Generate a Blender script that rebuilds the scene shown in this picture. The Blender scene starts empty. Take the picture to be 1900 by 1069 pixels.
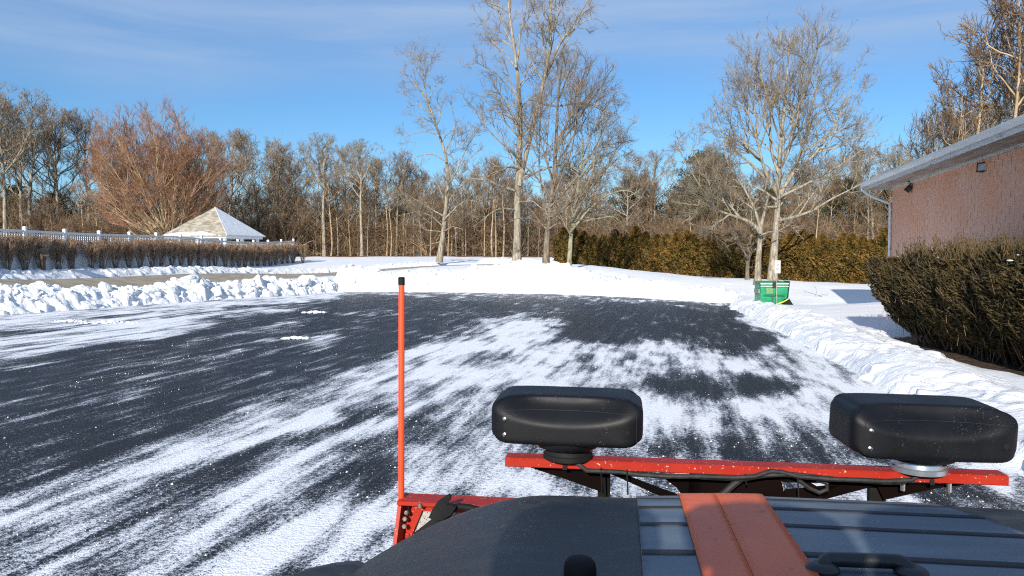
import bpy, bmesh, math
import numpy as np
from mathutils import Vector, Matrix, Euler
R = math.radians
C = bpy.context.scene
COL = C.collection

# ------------------------------------------------------------------ camera
H, F, PITCH = 1.9, 1430.0, math.atan(60.5/1430.0)
cd = bpy.data.cameras.new('camera'); cam = bpy.data.objects.new('camera', cd); COL.objects.link(cam)
cd.sensor_width = 36; cd.lens = 36*F/1900; cd.clip_start = 0.05; cd.clip_end = 3000
cam.location = (0, 0, H); cam.rotation_euler = (math.pi/2 - PITCH, 0, 0)
C.camera = cam
# ------------------------------------------------------------------ sun, sky, exposure
EL, AZ = R(23), R(17)                      # sun behind the viewer, a little to the left
S = Vector((-math.sin(AZ)*math.cos(EL), -math.cos(AZ)*math.cos(EL), math.sin(EL)))
sd = bpy.data.lights.new('sun', 'SUN'); sd.energy = 5.0; sd.angle = R(0.5); sd.color = (1.0, 0.93, 0.82)
sun = bpy.data.objects.new('sun', sd); COL.objects.link(sun); sun.location = (-20, -50, 60)
sun.rotation_euler = S.to_track_quat('Z', 'Y').to_euler()
W = bpy.data.worlds.new('World'); C.world = W; W.use_nodes = True
def build_world():
    nt = W.node_tree; N = nt.nodes; L = nt.links; N.clear()
    out = N.new('ShaderNodeOutputWorld'); bg = N.new('ShaderNodeBackground'); bg.inputs[1].default_value = 0.076
    sky = N.new('ShaderNodeTexSky'); sky.sky_type = 'NISHITA'; sky.sun_disc = False
    sky.sun_elevation = EL; sky.sun_rotation = math.atan2(S.x, S.y)
    sky.air_density = 1.0; sky.dust_density = 0.2; sky.ozone_density = 3.0; sky.altitude = 0
    tc = N.new('ShaderNodeTexCoord'); sep = N.new('ShaderNodeSeparateXYZ'); L.new(tc.outputs['Generated'], sep.inputs[0])
    mp = N.new('ShaderNodeMapping'); mp.inputs['Rotation'].default_value = (0, R(-5), R(12)); mp.inputs['Scale'].default_value = (1.3, 1.0, 13.0)
    L.new(tc.outputs['Generated'], mp.inputs[0])
    n1 = N.new('ShaderNodeTexNoise'); n1.inputs['Scale'].default_value = 2.2; n1.inputs['Detail'].default_value = 7; n1.inputs['Roughness'].default_value = .55; n1.inputs['Distortion'].default_value = .5
    L.new(mp.outputs[0], n1.inputs['Vector'])
    n2 = N.new('ShaderNodeTexNoise'); n2.inputs['Scale'].default_value = 2.3; n2.inputs['Detail'].default_value = 2
    L.new(tc.outputs['Generated'], n2.inputs['Vector'])
    def M(op, a, b):
        m = N.new('ShaderNodeMath'); m.operation = op
        for i, v in ((0, a), (1, b)):
            if isinstance(v, (int, float)): m.inputs[i].default_value = v
            else: L.new(v, m.inputs[i])
        return m.outputs[0]
    lift = M('ADD', M('ADD', sep.outputs['Z'], M('MULTIPLY', sep.outputs['X'], -0.02)), M('MULTIPLY', M('SUBTRACT', n2.outputs[0], .5), .12))
    mr = N.new('ShaderNodeMapRange'); mr.interpolation_type = 'SMOOTHSTEP'; L.new(lift, mr.inputs[0])
    mr.inputs[1].default_value = .175; mr.inputs[2].default_value = .27
    st = N.new('ShaderNodeMapRange'); L.new(n1.outputs[0], st.inputs[0]); st.inputs[1].default_value = .33; st.inputs[2].default_value = .68
    st.inputs[3].default_value = .35
    fac = M('MULTIPLY', M('MULTIPLY', mr.outputs[0], st.outputs[0]), .92)
    tint = N.new('ShaderNodeMix'); tint.data_type = 'RGBA'; tint.blend_type = 'MULTIPLY'; tint.inputs[0].default_value = 1
    L.new(sky.outputs[0], tint.inputs[6]); tint.inputs[7].default_value = (.70, 1.03, 1.30, 1)
    mx = N.new('ShaderNodeMix'); mx.data_type = 'RGBA'; L.new(fac, mx.inputs[0]); L.new(tint.outputs[2], mx.inputs[6]); mx.inputs[7].default_value = (3.7, 5.2, 7.7, 1)
    L.new(mx.outputs[2], bg.inputs[0]); L.new(bg.outputs[0], out.inputs[0])
build_world()
C.view_settings.view_transform = 'Standard'; C.view_settings.look = 'None'; C.view_settings.gamma = 1
C.view_settings.exposure = 0.42
C.view_settings.use_curve_mapping = False
C.cycles.use_denoising = False; C.cycles.filter_width = 1.15

# ------------------------------------------------------------------ helpers
cp, sp_ = math.cos(PITCH), math.sin(PITCH)
def ray(px, py):
    a, b = (px-950)/F, (534.5-py)/F
    return np.array([a, cp + b*sp_, -sp_ + b*cp])
def P(px, py, y):                 # the point seen at a photo pixel, y metres ahead
    d = ray(px, py); k = y/d[1]
    return np.array([d[0]*k, y, H + d[2]*k])
def G(px, py, z=0.0):             # the point seen at a photo pixel on a level plane
    d = ray(px, py); k = (z-H)/d[2]
    return np.array([d[0]*k, d[1]*k, z])
def Q(p):                         # back to photo pixels (used to read the traced regions)
    p = np.asarray(p, float); x, y, z = p[..., 0], p[..., 1], p[..., 2]-H
    dep = y*cp - z*sp_; up = y*sp_ + z*cp
    dep = np.where(dep < .3, .3, dep)
    return 950+F*x/dep, 534.5-F*up/dep
def sstep(a, b, x):
    t = np.clip((x-a)/(b-a), 0, 1); return t*t*(3-2*t)
_prm = np.random.default_rng(7).permutation(256); _prm = np.concatenate([_prm, _prm, _prm])
_grd = np.random.default_rng(8).uniform(0, 2*np.pi, 256); _gx, _gy = np.cos(_grd), np.sin(_grd)
def noise2(x, y):
    x = np.asarray(x, float); y = np.asarray(y, float)
    xi = np.floor(x).astype(int); yi = np.floor(y).astype(int); xf = x-xi; yf = y-yi; xi &= 255; yi &= 255
    u = xf*xf*xf*(xf*(xf*6-15)+10); v = yf*yf*yf*(yf*(yf*6-15)+10)
    def g(ix, iy, dx, dy):
        h = _prm[_prm[ix & 255]+(iy & 255)]; return _gx[h]*dx+_gy[h]*dy
    a = g(xi, yi, xf, yf); b = g(xi+1, yi, xf-1, yf); c = g(xi, yi+1, xf, yf-1); d = g(xi+1, yi+1, xf-1, yf-1)
    return (a+(b-a)*u)*(1-v)+(c+(d-c)*u)*v
def fbm(x, y, o=4):
    s, a = 0, 1.0
    for i in range(o):
        s = s+a*noise2(x*2**i+17.3*i, y*2**i+9.1*i); a *= .5
    return s
def mesh_np(name, V, quads=None, tris=None, mat=None, parent=None, smooth=True, attrs=None):
    V = np.ascontiguousarray(V, np.float32).reshape(-1, 3); me = bpy.data.meshes.new(name)
    q = np.zeros((0, 4), np.int32) if quads is None else np.asarray(quads, np.int32).reshape(-1, 4)
    t = np.zeros((0, 3), np.int32) if tris is None else np.asarray(tris, np.int32).reshape(-1, 3)
    me.vertices.add(len(V)); me.vertices.foreach_set('co', V.ravel())
    me.loops.add(q.size+t.size); me.loops.foreach_set('vertex_index', np.concatenate([q.ravel(), t.ravel()]))
    me.polygons.add(len(q)+len(t))
    me.polygons.foreach_set('loop_start', np.concatenate([np.arange(len(q))*4, q.size+np.arange(len(t))*3]).astype(np.int32))
    me.polygons.foreach_set('use_smooth', np.full(len(q)+len(t), smooth))
    for k, v in (attrs or {}).items():
        a = me.attributes.new(k, 'FLOAT', 'POINT'); a.data.foreach_set('value', np.ascontiguousarray(v, np.float32).ravel())
    me.update(calc_edges=True)
    o = bpy.data.objects.new(name, me); COL.objects.link(o)
    if mat: me.materials.append(mat)
    if parent: o.parent = parent
    return o
def tag(o, label=None, cat=None, group=None, kind=None):
    for k, v in (('label', label), ('category', cat), ('group', group), ('kind', kind)):
        if v: o[k] = v
    return o
def empty(name, loc, rz=0, label=None, cat=None, group=None):
    o = bpy.data.objects.new(name, None); COL.objects.link(o); o.location = loc; o.rotation_euler = (0, 0, rz)
    o.empty_display_size = .2
    return tag(o, label, cat, group)
def kids(o): return [c for c in COL.objects if c.parent == o]
def copy_tree(o, loc, rz=0, scale=1.0, label=None, group=None, _k={}):
    if o.name not in _k: _k[o.name] = kids(o)
    r = o.copy(); COL.objects.link(r); r.location = loc; r.rotation_euler = (0, 0, rz); r.scale = scale if hasattr(scale, '__len__') else (scale,)*3
    if label: r['label'] = label
    if group: r['group'] = group
    for ch in _k[o.name]:
        c = ch.copy(); COL.objects.link(c); c.parent = r
    return r
class MB:                          # collects shaped pieces into one mesh
    def __init__(s): s.bm = bmesh.new()
    def box(s, c, d, bev=0, rot=None, seg=2):
        r = bmesh.ops.create_cube(s.bm, size=1); vs = r['verts']
        bmesh.ops.scale(s.bm, vec=d, verts=vs)
        if bev:
            es = list({e for v in vs for e in v.link_edges})
            r2 = bmesh.ops.bevel(s.bm, geom=es, offset=bev, segments=seg, affect='EDGES', profile=.6)
            vs = list({v for f in r2['faces'] for v in f.verts} | {v for v in vs if v.is_valid})
        m = Matrix.Translation(c) @ (Euler(rot).to_matrix().to_4x4() if rot else Matrix())
        bmesh.ops.transform(s.bm, matrix=m, verts=vs); return s
    def tube(s, pts, r, n=8, cap=True):
        pts = [Vector(p) for p in pts]; rr = r if hasattr(r, '__len__') else [r]*len(pts); rings = []
        a = None
        for i, p in enumerate(pts):
            t = (pts[min(i+1, len(pts)-1)]-pts[max(i-1, 0)]).normalized()
            if a is None: a = t.cross(Vector((0, 0, 1)) if abs(t.z) < .9 else Vector((0, 1, 0))).normalized()
            else: a = (a-t*a.dot(t)).normalized()
            b = t.cross(a)
            rings.append([s.bm.verts.new(p+(a*math.cos(k*2*math.pi/n)+b*math.sin(k*2*math.pi/n))*rr[i]) for k in range(n)])
        for A, B in zip(rings, rings[1:]):
            for k in range(n): s.bm.faces.new((A[k], A[(k+1) % n], B[(k+1) % n], B[k]))
        if cap:
            s.bm.faces.new(rings[0][::-1]); s.bm.faces.new(rings[-1])
        return s
    def lathe(s, c, prof, n=24, axis=(0, 0, 1)):       # prof: (radius, height)
        q = Vector(axis).to_track_quat('Z', 'Y'); c = Vector(c); rings = []
        for r, h in prof:
            rings.append([s.bm.verts.new(c+q @ Vector((r*math.cos(k*2*math.pi/n), r*math.sin(k*2*math.pi/n), h))) for k in range(n)])
        for A, B in zip(rings, rings[1:]):
            for k in range(n): s.bm.faces.new((A[k], A[(k+1) % n], B[(k+1) % n], B[k]))
        s.bm.faces.new(rings[0][::-1]); s.bm.faces.new(rings[-1]); return s
    def prism(s, poly, off):                            # polygon of 3d points, extruded by off
        off = Vector(off); a = [s.bm.verts.new(Vector(p)) for p in poly]; b = [s.bm.verts.new(Vector(p)+off) for p in poly]
        s.bm.faces.new(a); s.bm.faces.new(b[::-1]); n = len(a)
        for i in range(n): s.bm.faces.new((a[i], b[i], b[(i+1) % n], a[(i+1) % n]))
        return s
    def build(s, name, mat, parent=None, smooth=False, angle=40):
        bmesh.ops.recalc_face_normals(s.bm, faces=s.bm.faces)
        me = bpy.data.meshes.new(name); s.bm.to_mesh(me); s.bm.free()
        if smooth:
            me.polygons.foreach_set('use_smooth', [True]*len(me.polygons)); me.set_sharp_from_angle(angle=R(angle))
        if mat: me.materials.append(mat)
        o = bpy.data.objects.new(name, me); COL.objects.link(o)
        if parent: o.parent = parent
        return o

# ------------------------------------------------------------------ materials
class NT:
    def __init__(s, name):
        s.m = bpy.data.materials.new(name); s.m.use_nodes = True; s.t = s.m.node_tree; s.N = s.t.nodes; s.L = s.t.links
        s.b = s.N['Principled BSDF']; s.tc = s.N.new('ShaderNodeTexCoord').outputs['Object']
    def mapv(s, scale=(1, 1, 1), rot=(0, 0, 0), src=None):
        m = s.N.new('ShaderNodeMapping'); m.inputs['Scale'].default_value = scale; m.inputs['Rotation'].default_value = rot
        s.L.new(src or s.tc, m.inputs[0]); return m.outputs[0]
    def noise(s, scale, detail=4, rough=.55, vec=None, dist=0):
        n = s.N.new('ShaderNodeTexNoise'); n.inputs['Scale'].default_value = scale; n.inputs['Detail'].default_value = detail
        n.inputs['Roughness'].default_value = rough; n.inputs['Distortion'].default_value = dist
        s.L.new(vec or s.tc, n.inputs['Vector']); return n.outputs[0]
    def math(s, op, a, b=0.0):
        m = s.N.new('ShaderNodeMath'); m.operation = op
        for i, v in ((0, a), (1, b)):
            if isinstance(v, (int, float)): m.inputs[i].default_value = v
            else: s.L.new(v, m.inputs[i])
        return m.outputs[0]
    def ramp(s, x, a, b, lo=0.0, hi=1.0):
        m = s.N.new('ShaderNodeMapRange'); m.interpolation_type = 'SMOOTHSTEP'; s.L.new(x, m.inputs[0])
        for i, v in enumerate((a, b, lo, hi)): m.inputs[i+1].default_value = v
        return m.outputs[0]
    def mix(s, f, a, b, mode='MIX'):
        m = s.N.new('ShaderNodeMix'); m.data_type = 'RGBA'; m.blend_type = mode
        for i, v in ((0, f), (6, a), (7, b)):
            if isinstance(v, (int, float)): m.inputs[i].default_value = v
            elif isinstance(v, tuple): m.inputs[i].default_value = (*v[:3], 1)
            else: s.L.new(v, m.inputs[i])
        return m.outputs[2]
    def attr(s, n):
        a = s.N.new('ShaderNodeAttribute'); a.attribute_name = n; return a.outputs['Fac']
    def col(s, c):
        if isinstance(c, tuple): s.b.inputs['Base Color'].default_value = (*c, 1)
        else: s.L.new(c, s.b.inputs['Base Color'])
    def rough(s, r):
        if isinstance(r, float): s.b.inputs['Roughness'].default_value = r
        else: s.L.new(r, s.b.inputs['Roughness'])
    def bump(s, h, strength=.5, dist=.02):
        b = s.N.new('ShaderNodeBump'); b.inputs['Strength'].default_value = strength; b.inputs['Distance'].default_value = dist
        s.L.new(h, b.inputs['Height']); s.L.new(b.outputs[0], s.b.inputs['Normal'])
    def rnd(s): return s.N.new('ShaderNodeObjectInfo').outputs['Random']
def simple(name, c1, c2, scale=6, rough=.6, bump=0, bscale=None, bdist=.01, stretch=(1, 1, 1), spec=.5, metal=0, detail=5, lo=.35, hi=.65):
    t = NT(name); v = t.mapv(stretch); n = t.noise(scale, detail, vec=v); t.col(t.mix(t.ramp(n, lo, hi), c1, c2)); t.rough(float(rough))
    t.b.inputs['Specular IOR Level'].default_value = spec; t.b.inputs['Metallic'].default_value = metal
    if bump: t.bump(t.noise(bscale or scale*3, 4, vec=v), bump, bdist)
    return t.m
def leafy(name, c1, c2, c3, rough=.6, spec=.25):
    t = NT(name); a = t.attr('rnd'); n = t.noise(1.3, 3)
    c = t.mix(t.ramp(a, 0, .6), c1, c2); c = t.mix(t.ramp(t.math('ADD', t.math('MULTIPLY', a, .45), n), .55, .95), c, c3)
    t.col(c); t.rough(float(rough)); t.b.inputs['Specular IOR Level'].default_value = spec; return t.m
def snowmat(name, dirt=0.0, ripple=1.0):
    t = NT(name); n = t.noise(.7, 4); c = t.mix(t.ramp(n, .3, .7), (.69, .715, .76), (.76, .77, .79))
    if dirt:
        v = t.mapv((1, 1, 3)); d = t.noise(2.3, 8, .7, vec=v); d2 = t.noise(.5, 3)
        c = t.mix(t.math('MULTIPLY', t.ramp(t.math('ADD', d, t.math('MULTIPLY', d2, .5)), .86, 1.0), dirt), c, (.42, .35, .26))
    t.col(c); t.rough(.55); t.b.inputs['Specular IOR Level'].default_value = .25
    h = t.math('ADD', t.math('MULTIPLY', t.noise(3.2, 5, .6), 1.0), t.math('MULTIPLY', t.noise(22, 4, .6), .35*ripple))
    t.bump(h, .55, .09*ripple); return t.m
M = {}
M['snow'] = snowmat('snow'); M['banksnow'] = snowmat('bank_snow', .0); M['dirtysnow'] = snowmat('ploughed_snow', .5)
def bark(name, a, b, scale=9):
    t = NT(name); v = t.mapv((1, 1, .22)); n = t.noise(scale, 6, .65, vec=v); big = t.noise(1.1, 3)
    c = t.mix(t.ramp(n, .36, .64), a, b); c = t.mix(t.math('MULTIPLY', t.ramp(big, .45, .7), .45), c, tuple(x*.6 for x in b)); t.col(c); t.rough(.85)
    t.b.inputs['Specular IOR Level'].default_value = .15; t.bump(n, .9, .03); return t.m
M['bark'] = bark('grey_bark', (.14, .115, .085), (.38, .335, .26)); M['darkbark'] = bark('dark_bark', (.10, .08, .06), (.25, .205, .155))
M['mossbark'] = bark('mossy_bark', (.13, .12, .08), (.33, .31, .21))
M['limb'] = simple('limb_bark', (.17, .14, .10), (.35, .30, .225), 3, .85, spec=.15)
M['twig'] = simple('twig_bark', (.13, .10, .07), (.28, .225, .16), 1.2, .85, spec=.15)
M['browntwig'] = simple('brown_twig_bark', (.12, .08, .05), (.26, .18, .115), 1.2, .85, spec=.15)
M['greytwig'] = simple('grey_twig_bark', (.12, .095, .07), (.26, .21, .155), 1.2, .85, spec=.15)
M['redtwig'] = simple('red_twig_bark', (.19, .09, .055), (.35, .20, .12), 1.2, .8, spec=.15)
M['yellowtwig'] = simple('tan_limb_bark', (.27, .19, .11), (.46, .35, .22), 2, .85, spec=.15)
M['brush'] = simple('brush_twigs', (.14, .092, .055), (.36, .25, .155), .8, .9, spec=.1)
M['hedgetwig'] = simple('hedge_twigs', (.21, .16, .115), (.42, .33, .24), 3, .9, spec=.1)
M['hedgetip'] = simple('hedge_tip_twigs', (.25, .15, .09), (.46, .285, .17), 3, .9, spec=.1)
M['arbor'] = leafy('arborvitae_sprays', (.036, .033, .009), (.125, .090, .020), (.21, .120, .032))
M['yew'] = leafy('yew_needles', (.010, .009, .005), (.029, .024, .010), (.076, .054, .020))
M['pine'] = leafy('pine_needles', (.030, .038, .016), (.065, .068, .028), (.12, .095, .04))
M['asphaltroad'] = simple('worn_road', (.27, .235, .18), (.36, .315, .245), 1.5, .9, .3, 60, .005, spec=.2)
M['litter'] = simple('leaf_litter', (.12, .06, .03), (.28, .15, .08), 3, .95, .8, 12, .06, spec=.1)
M['soil'] = simple('bare_soil', (.035, .026, .018), (.09, .065, .045), 9, .95, .9, 22, .05, spec=.1)
M['vinyl'] = simple('white_vinyl', (.74, .76, .78), (.82, .83, .84), 3, .4)
M['black'] = simple('black_plastic', (.010, .011, .013), (.020, .021, .024), 14, .42, .25, 320, .0012)
M['rubber'] = simple('black_rubber', (.005, .005, .006), (.012, .012, .013), 12, .7, .2, 60, .002, spec=.2)
M['chrome'] = simple('bright_zinc', (.55, .53, .47), (.72, .70, .66), 30, .3, metal=1)
M['green'] = simple('green_painted_steel', (.008, .22, .095), (.02, .30, .14), 4, .45, .2, 9, .004)
M['litgreen'] = simple('sunlit_green_steel', (.10, .20, .14), (.30, .36, .32), 7, .6)  # sunlit tone for the dumpster's left lift pocket

# ------------------------------------------------------------------ terrain
LOT = np.array([G(0, 585)[:2]+np.array([-7.3, -15.7])*1.2, G(0, 585)[:2], G(300, 563)[:2], G(640, 541)[:2], G(860, 542)[:2], G(1100, 547)[:2], G(1345, 563)[:2],
                G(1372, 569)[:2], G(1500, 640)[:2], G(1640, 722)[:2], G(1900, 880)[:2], (3.6, 0), (3.2, -14), (-26, -14)])
ctl = [(*p, 0) for p in LOT] + [(0, 4, 0), (0, 12, 0), (-6, 22, 0), (2, 24, 0), (-12, 14, 0), (-3, 34, 0), (-40, -10, 0)]
for px, py, d in ((0, 537, 26.2), (0, 517, 29.2), (0, 496, 32.5), (-300, 500, 26), (300, 491, 44.5), (545, 487, 62), (300, 508, 39.5), (590, 501, 55), (590, 512, 49),
                  (780, 497, 55), (1000, 490, 62), (780, 478, 74), (300, 476, 80), (0, 474, 76), (600, 477, 80), (1000, 480, 76), (958, 503, 42), (1012, 509, 40.5), (1057, 511, 40),
                  (1080, 500, 55), (1300, 518, 46), (1500, 527, 41), (1640, 531, 38), (1435, 524, 38.5), (1405, 533, 37), (1437, 562, 32), (1560, 580, 30)):
    ctl.append(tuple(P(px, py, d)))
ctl += [(12.6, 25.5, .25), (9, 14, .12), (8, 10, .08), (9, 0, .1), (14, -10, .1), (22, 30, .4), (35, 45, .7), (45, 75, 1.3), (30, 78, 1.5), (80, 80, 1.5), (-60, 80, 1.6), (-50, 40, 1.5), (-90, 60, 1.6),
        (0, 150, 1.8), (90, 160, 1.8), (-90, 160, 1.8), (-45, 15, .8), (0, 260, 1.8)]
ctl = np.array(ctl)
def _tps(r2): return np.where(r2 > 1e-9, .5*r2*np.log(np.maximum(r2, 1e-9)), 0)
_n = len(ctl); _A = np.zeros((_n+3, _n+3)); _d = ctl[:, None, :2]-ctl[None, :, :2]; _A[:_n, :_n] = _tps((_d**2).sum(-1))+np.eye(_n)*.35
_A[:_n, _n] = 1; _A[:_n, _n+1:] = ctl[:, :2]; _A[_n:, :_n] = _A[:_n, _n:].T
_w = np.linalg.solve(_A, np.concatenate([ctl[:, 2], np.zeros(3)]))
def poly_sd(x, y, poly):           # signed distance, inside positive
    x = np.asarray(x, float); y = np.asarray(y, float); d = np.full(x.shape, 1e18); ins = np.zeros(x.shape, bool); n = len(poly)
    for i in range(n):
        ax, ay = poly[i][:2]; bx, by = poly[(i+1) % n][:2]; ex, ey = bx-ax, by-ay
        t = np.clip(((x-ax)*ex+(y-ay)*ey)/(ex*ex+ey*ey+1e-12), 0, 1); d = np.minimum(d, (x-ax-t*ex)**2+(y-ay-t*ey)**2)
        c = (ay > y) != (by > y)
        with np.errstate(divide='ignore', invalid='ignore'): ins ^= c & (x < (bx-ax)*(y-ay)/(by-ay+1e-12)+ax)
    return np.where(ins, 1, -1)*np.sqrt(d)
def path_dist(x, y, path):
    d = np.full(np.shape(x), 1e18)
    for (ax, ay), (bx, by) in zip(path, path[1:]):
        ex, ey = bx-ax, by-ay; t = np.clip(((x-ax)*ex+(y-ay)*ey)/(ex*ex+ey*ey), 0, 1); d = np.minimum(d, (x-ax-t*ex)**2+(y-ay-t*ey)**2)
    return np.sqrt(d)
def Z0(x, y):
    x = np.asarray(x, float); y = np.asarray(y, float); sh = x.shape; x = x.ravel(); y = y.ravel()
    z = _w[_n]+_w[_n+1]*x+_w[_n+2]*y
    for i in range(_n): z = z+_w[i]*_tps((x-ctl[i, 0])**2+(y-ctl[i, 1])**2)
    z = np.clip(z, -.25, 1.82)
    s = poly_sd(x, y, LOT); z = z*(1-sstep(-.6, .2, s))
    return z.reshape(sh)
ROAD = [(-21.0, 5), (-18.8, 20), (-17.4, 31), (-16.1, 40), (-13.3, 49), (-7.4, 55.5), (1.5, 60), (12, 64), (26, 70)]
def chaikin(p, n=2):
    p = np.array(p, float)
    for _ in range(n):
        q = np.empty((2*len(p), p.shape[1])); q[0::2] = np.vstack([p[:1], p[:-1]*.25+p[1:]*.75]); q[1::2] = np.vstack([p[:-1]*.75+p[1:]*.25, p[-1:]])
        q = np.vstack([p[:1], *[np.vstack([a*.75+b*.25, a*.25+b*.75]) for a, b in zip(p, p[1:])], p[-1:]]); p = q
    return p
ROADP = chaikin(ROAD, 2)
def Zs(x, y):                       # snow surface
    z = Z0(x, y); s = poly_sd(x, y, LOT); rd = path_dist(x, y, ROADP)
    snow = .10+.05*fbm(x*.35, y*.35, 3)+.03*fbm(x*1.3, y*1.3, 3)
    z = z+snow*(1-sstep(-.9, -.1, s))*sstep(1.45, 1.9, rd)-.07*sstep(-.3, .2, s)-.06*(1-sstep(1.45, 1.9, rd))
    # hollow melted round the yew hedge
    hd = poly_sd(x, y, YEWBASE); z = z-.16*sstep(-.55, -.05, hd)
    return z
YEWBASE = np.array([(7.75, 16.9), (7.55, 15.2), (7.75, 12.5), (8.0, 7), (10.4, 7), (10.9, 16.9)])
def graded(a, b, fine, coarse, lo, hi):
    out = [lo]
    while out[-1] < hi:
        v = out[-1]; dd = max(a-v, v-b, 0); out.append(v+min(coarse, fine+dd*.12))
    return np.array(out)
def grid_mesh(name, X, Y, Zv, mat, attrs=None, mask=None):
    ny, nx = X.shape; idx = np.arange(nx*ny).reshape(ny, nx)
    q = np.stack([idx[:-1, :-1], idx[:-1, 1:], idx[1:, 1:], idx[1:, :-1]], -1).reshape(-1, 4)
    if mask is not None:
        keep = mask.ravel()[q].any(1); q = q[keep]
    V = np.stack([X, Y, Zv], -1).reshape(-1, 3)
    used = np.unique(q); rm = np.full(len(V), -1); rm[used] = np.arange(len(used))
    at = {k: v.ravel()[used] for k, v in (attrs or {}).items()}
    return mesh_np(name, V[used], rm[q], mat=mat, attrs=at)
gx = graded(-26, 16, .32, 40, -400, 420); gy = graded(4, 62, .32, 40, -60, 700)
X, Y = np.meshgrid(gx, gy)
def ground_material():
    t = NT('snowy_ground'); n = t.noise(.5, 4)
    c = t.mix(t.ramp(n, .3, .7), (.72, .745, .79), (.78, .795, .82)); lit = t.noise(2.2, 6, .7)
    litc = t.mix(t.ramp(lit, .35, .65), (.13, .065, .035), (.27, .15, .08)); wm = t.ramp(t.math('ADD', t.attr('litter'), t.math('MULTIPLY', t.math('SUBTRACT', t.noise(1.1, 5, .7), .5), .9)), .42, .55)
    c = t.mix(wm, c, litc)
    soil = t.mix(t.ramp(t.noise(14, 5), .35, .65), (.03, .022, .016), (.10, .07, .05))
    sm = t.ramp(t.math('ADD', t.attr('soil'), t.math('MULTIPLY', t.math('SUBTRACT', t.noise(5, 6, .7), .5), .9)), .42, .56)
    c = t.mix(sm, c, soil); t.col(c); t.rough(.6); t.b.inputs['Specular IOR Level'].default_value = .2
    h = t.math('ADD', t.noise(2.4, 5, .6), t.math('MULTIPLY', t.noise(18, 4, .6), .25)); t.bump(h, .5, .07); return t.m
# leaf litter begins at the edge of the wood, soil lies under the yew hedge
edge = np.interp(X, [-90, -30, -14, -3, 4, 12, 60], [66, 70, 73, 74.5, 78, 80, 80])
litter = sstep(-1.0, 1.5, Y-edge)
soil = sstep(-.38, .05, poly_sd(X, Y, YEWBASE))
tag(grid_mesh('ground', X, Y, Zs(X, Y), ground_material(), {'litter': litter, 'soil': soil}), kind='structure')

# ------------------------------------------------------------------ parking lot with snow residue
def lot_material():
    t = NT('frosty_asphalt'); dirv = t.mapv((1, 1, 1), (0, 0, R(12)))
    st = t.mapv((1, .10, 1), src=dirv); md = t.mapv((1, .38, 1), src=dirv)
    cov = t.attr('cover'); D = lambda n, k: t.math('MULTIPLY', t.math('SUBTRACT', n, .5), k)
    n0 = t.noise(1.1, 5, .6, vec=md); n1 = t.noise(3.4, 5, .62, vec=md); n2 = t.noise(24, 3, .65); n3 = t.noise(4.0, 5, .62, vec=st); n4 = t.noise(75, 2, .6)
    base = t.math('ADD', t.math('ADD', cov, D(n1, .85)), t.math('ADD', D(n3, 1.75), D(n0, .9)))
    grain = t.math('ADD', D(n2, 1.5), D(n4, 1.35))
    mask = t.ramp(t.math('ADD', base, grain), .42, .72)
    speck = t.math('MULTIPLY', t.ramp(t.noise(48, 2, .7, vec=t.mapv((1, .8, 1), src=dirv)), .61, .69), t.ramp(t.math('ADD', base, D(t.noise(.8, 3), .6)), -.05, .35, .15, 1))
    mask = t.math('MAXIMUM', mask, t.math('MULTIPLY', speck, .8))
    asp = t.mix(t.ramp(t.noise(130, 2, .6), .35, .7), (.004, .005, .007), (.018, .019, .022))
    xs_ = t.noise(2.6, 6, .65, vec=t.mapv((.35, 1.6, 1)))
    frost = t.ramp(t.math('ADD', t.math('ADD', base, D(xs_, .9)), D(t.noise(9, 4, .6, vec=st), .7)), .40, 1.05, 0, .8)
    thin = t.mapv((1, .05, 1), src=dirv); sk = t.math('MULTIPLY', t.ramp(t.noise(7, 5, .65, vec=thin), .54, .74), t.ramp(t.noise(.7, 4, vec=md), .40, .62, .1, .85))
    asp = t.mix(frost, asp, (.22, .245, .29)); asp = t.mix(t.math('MULTIPLY', sk, .55), asp, (.24, .26, .30))
    snow = t.mix(t.ramp(base, .42, 1.0), (.40, .445, .53), (.82, .84, .875))
    t.col(t.mix(mask, asp, snow)); t.rough(t.ramp(mask, 0, .5, .42, .6)); t.b.inputs['Specular IOR Level'].default_value = .14
    h = t.math('ADD', t.math('MULTIPLY', mask, .8), t.math('MULTIPLY', t.math('ADD', n2, t.math('MULTIPLY', n4, .5)), .7)); t.bump(h, .85, .024)
    return t.m
lx = np.arange(-30, 11, .14); ly = np.concatenate([np.arange(-14, 3, .5), np.arange(3, 43, .11)])
X, Y = np.meshgrid(lx, ly); px, py = Q(np.stack([X, Y, 0*X], -1))
# wobble the outlines with real-world noise, then lay down the residue zone by zone
wx = px+95*fbm(X*.5, Y*.25, 3)*np.clip(8/np.maximum(Y, 1), .35, 2); wy = py+40*fbm(X*.6+40, Y*.2, 3)*np.clip(9/np.maximum(Y, 1), .25, 2)
cov = np.full(X.shape, .66)
def zone(poly, val, soft):
    global cov
    w = sstep(-soft, soft, poly_sd(wx, wy, np.array(poly, float))); cov = cov*(1-w)+val*w
def stroke(path, half, val):
    global cov
    w = 1-sstep(half*.35, half*1.5, path_dist(wx, wy, [tuple(map(float, p)) for p in path])); cov = cov*(1-w)+val*w
far = py < 1000
zone([(-900, 560), (640, 535), (1420, 560), (1460, 645), (1030, 640), (1000, 603), (860, 606), (640, 715), (420, 790), (200, 860), (-100, 940), (-900, 1200)], .25, 26)
zone([(-900, 560), (0, 570), (600, 538), (655, 545), (520, 578), (330, 612), (120, 643), (0, 660), (-900, 780)], .84, 9)
stroke([(640, 556), (440, 572), (250, 590), (0, 622)], 3, .45)
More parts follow.
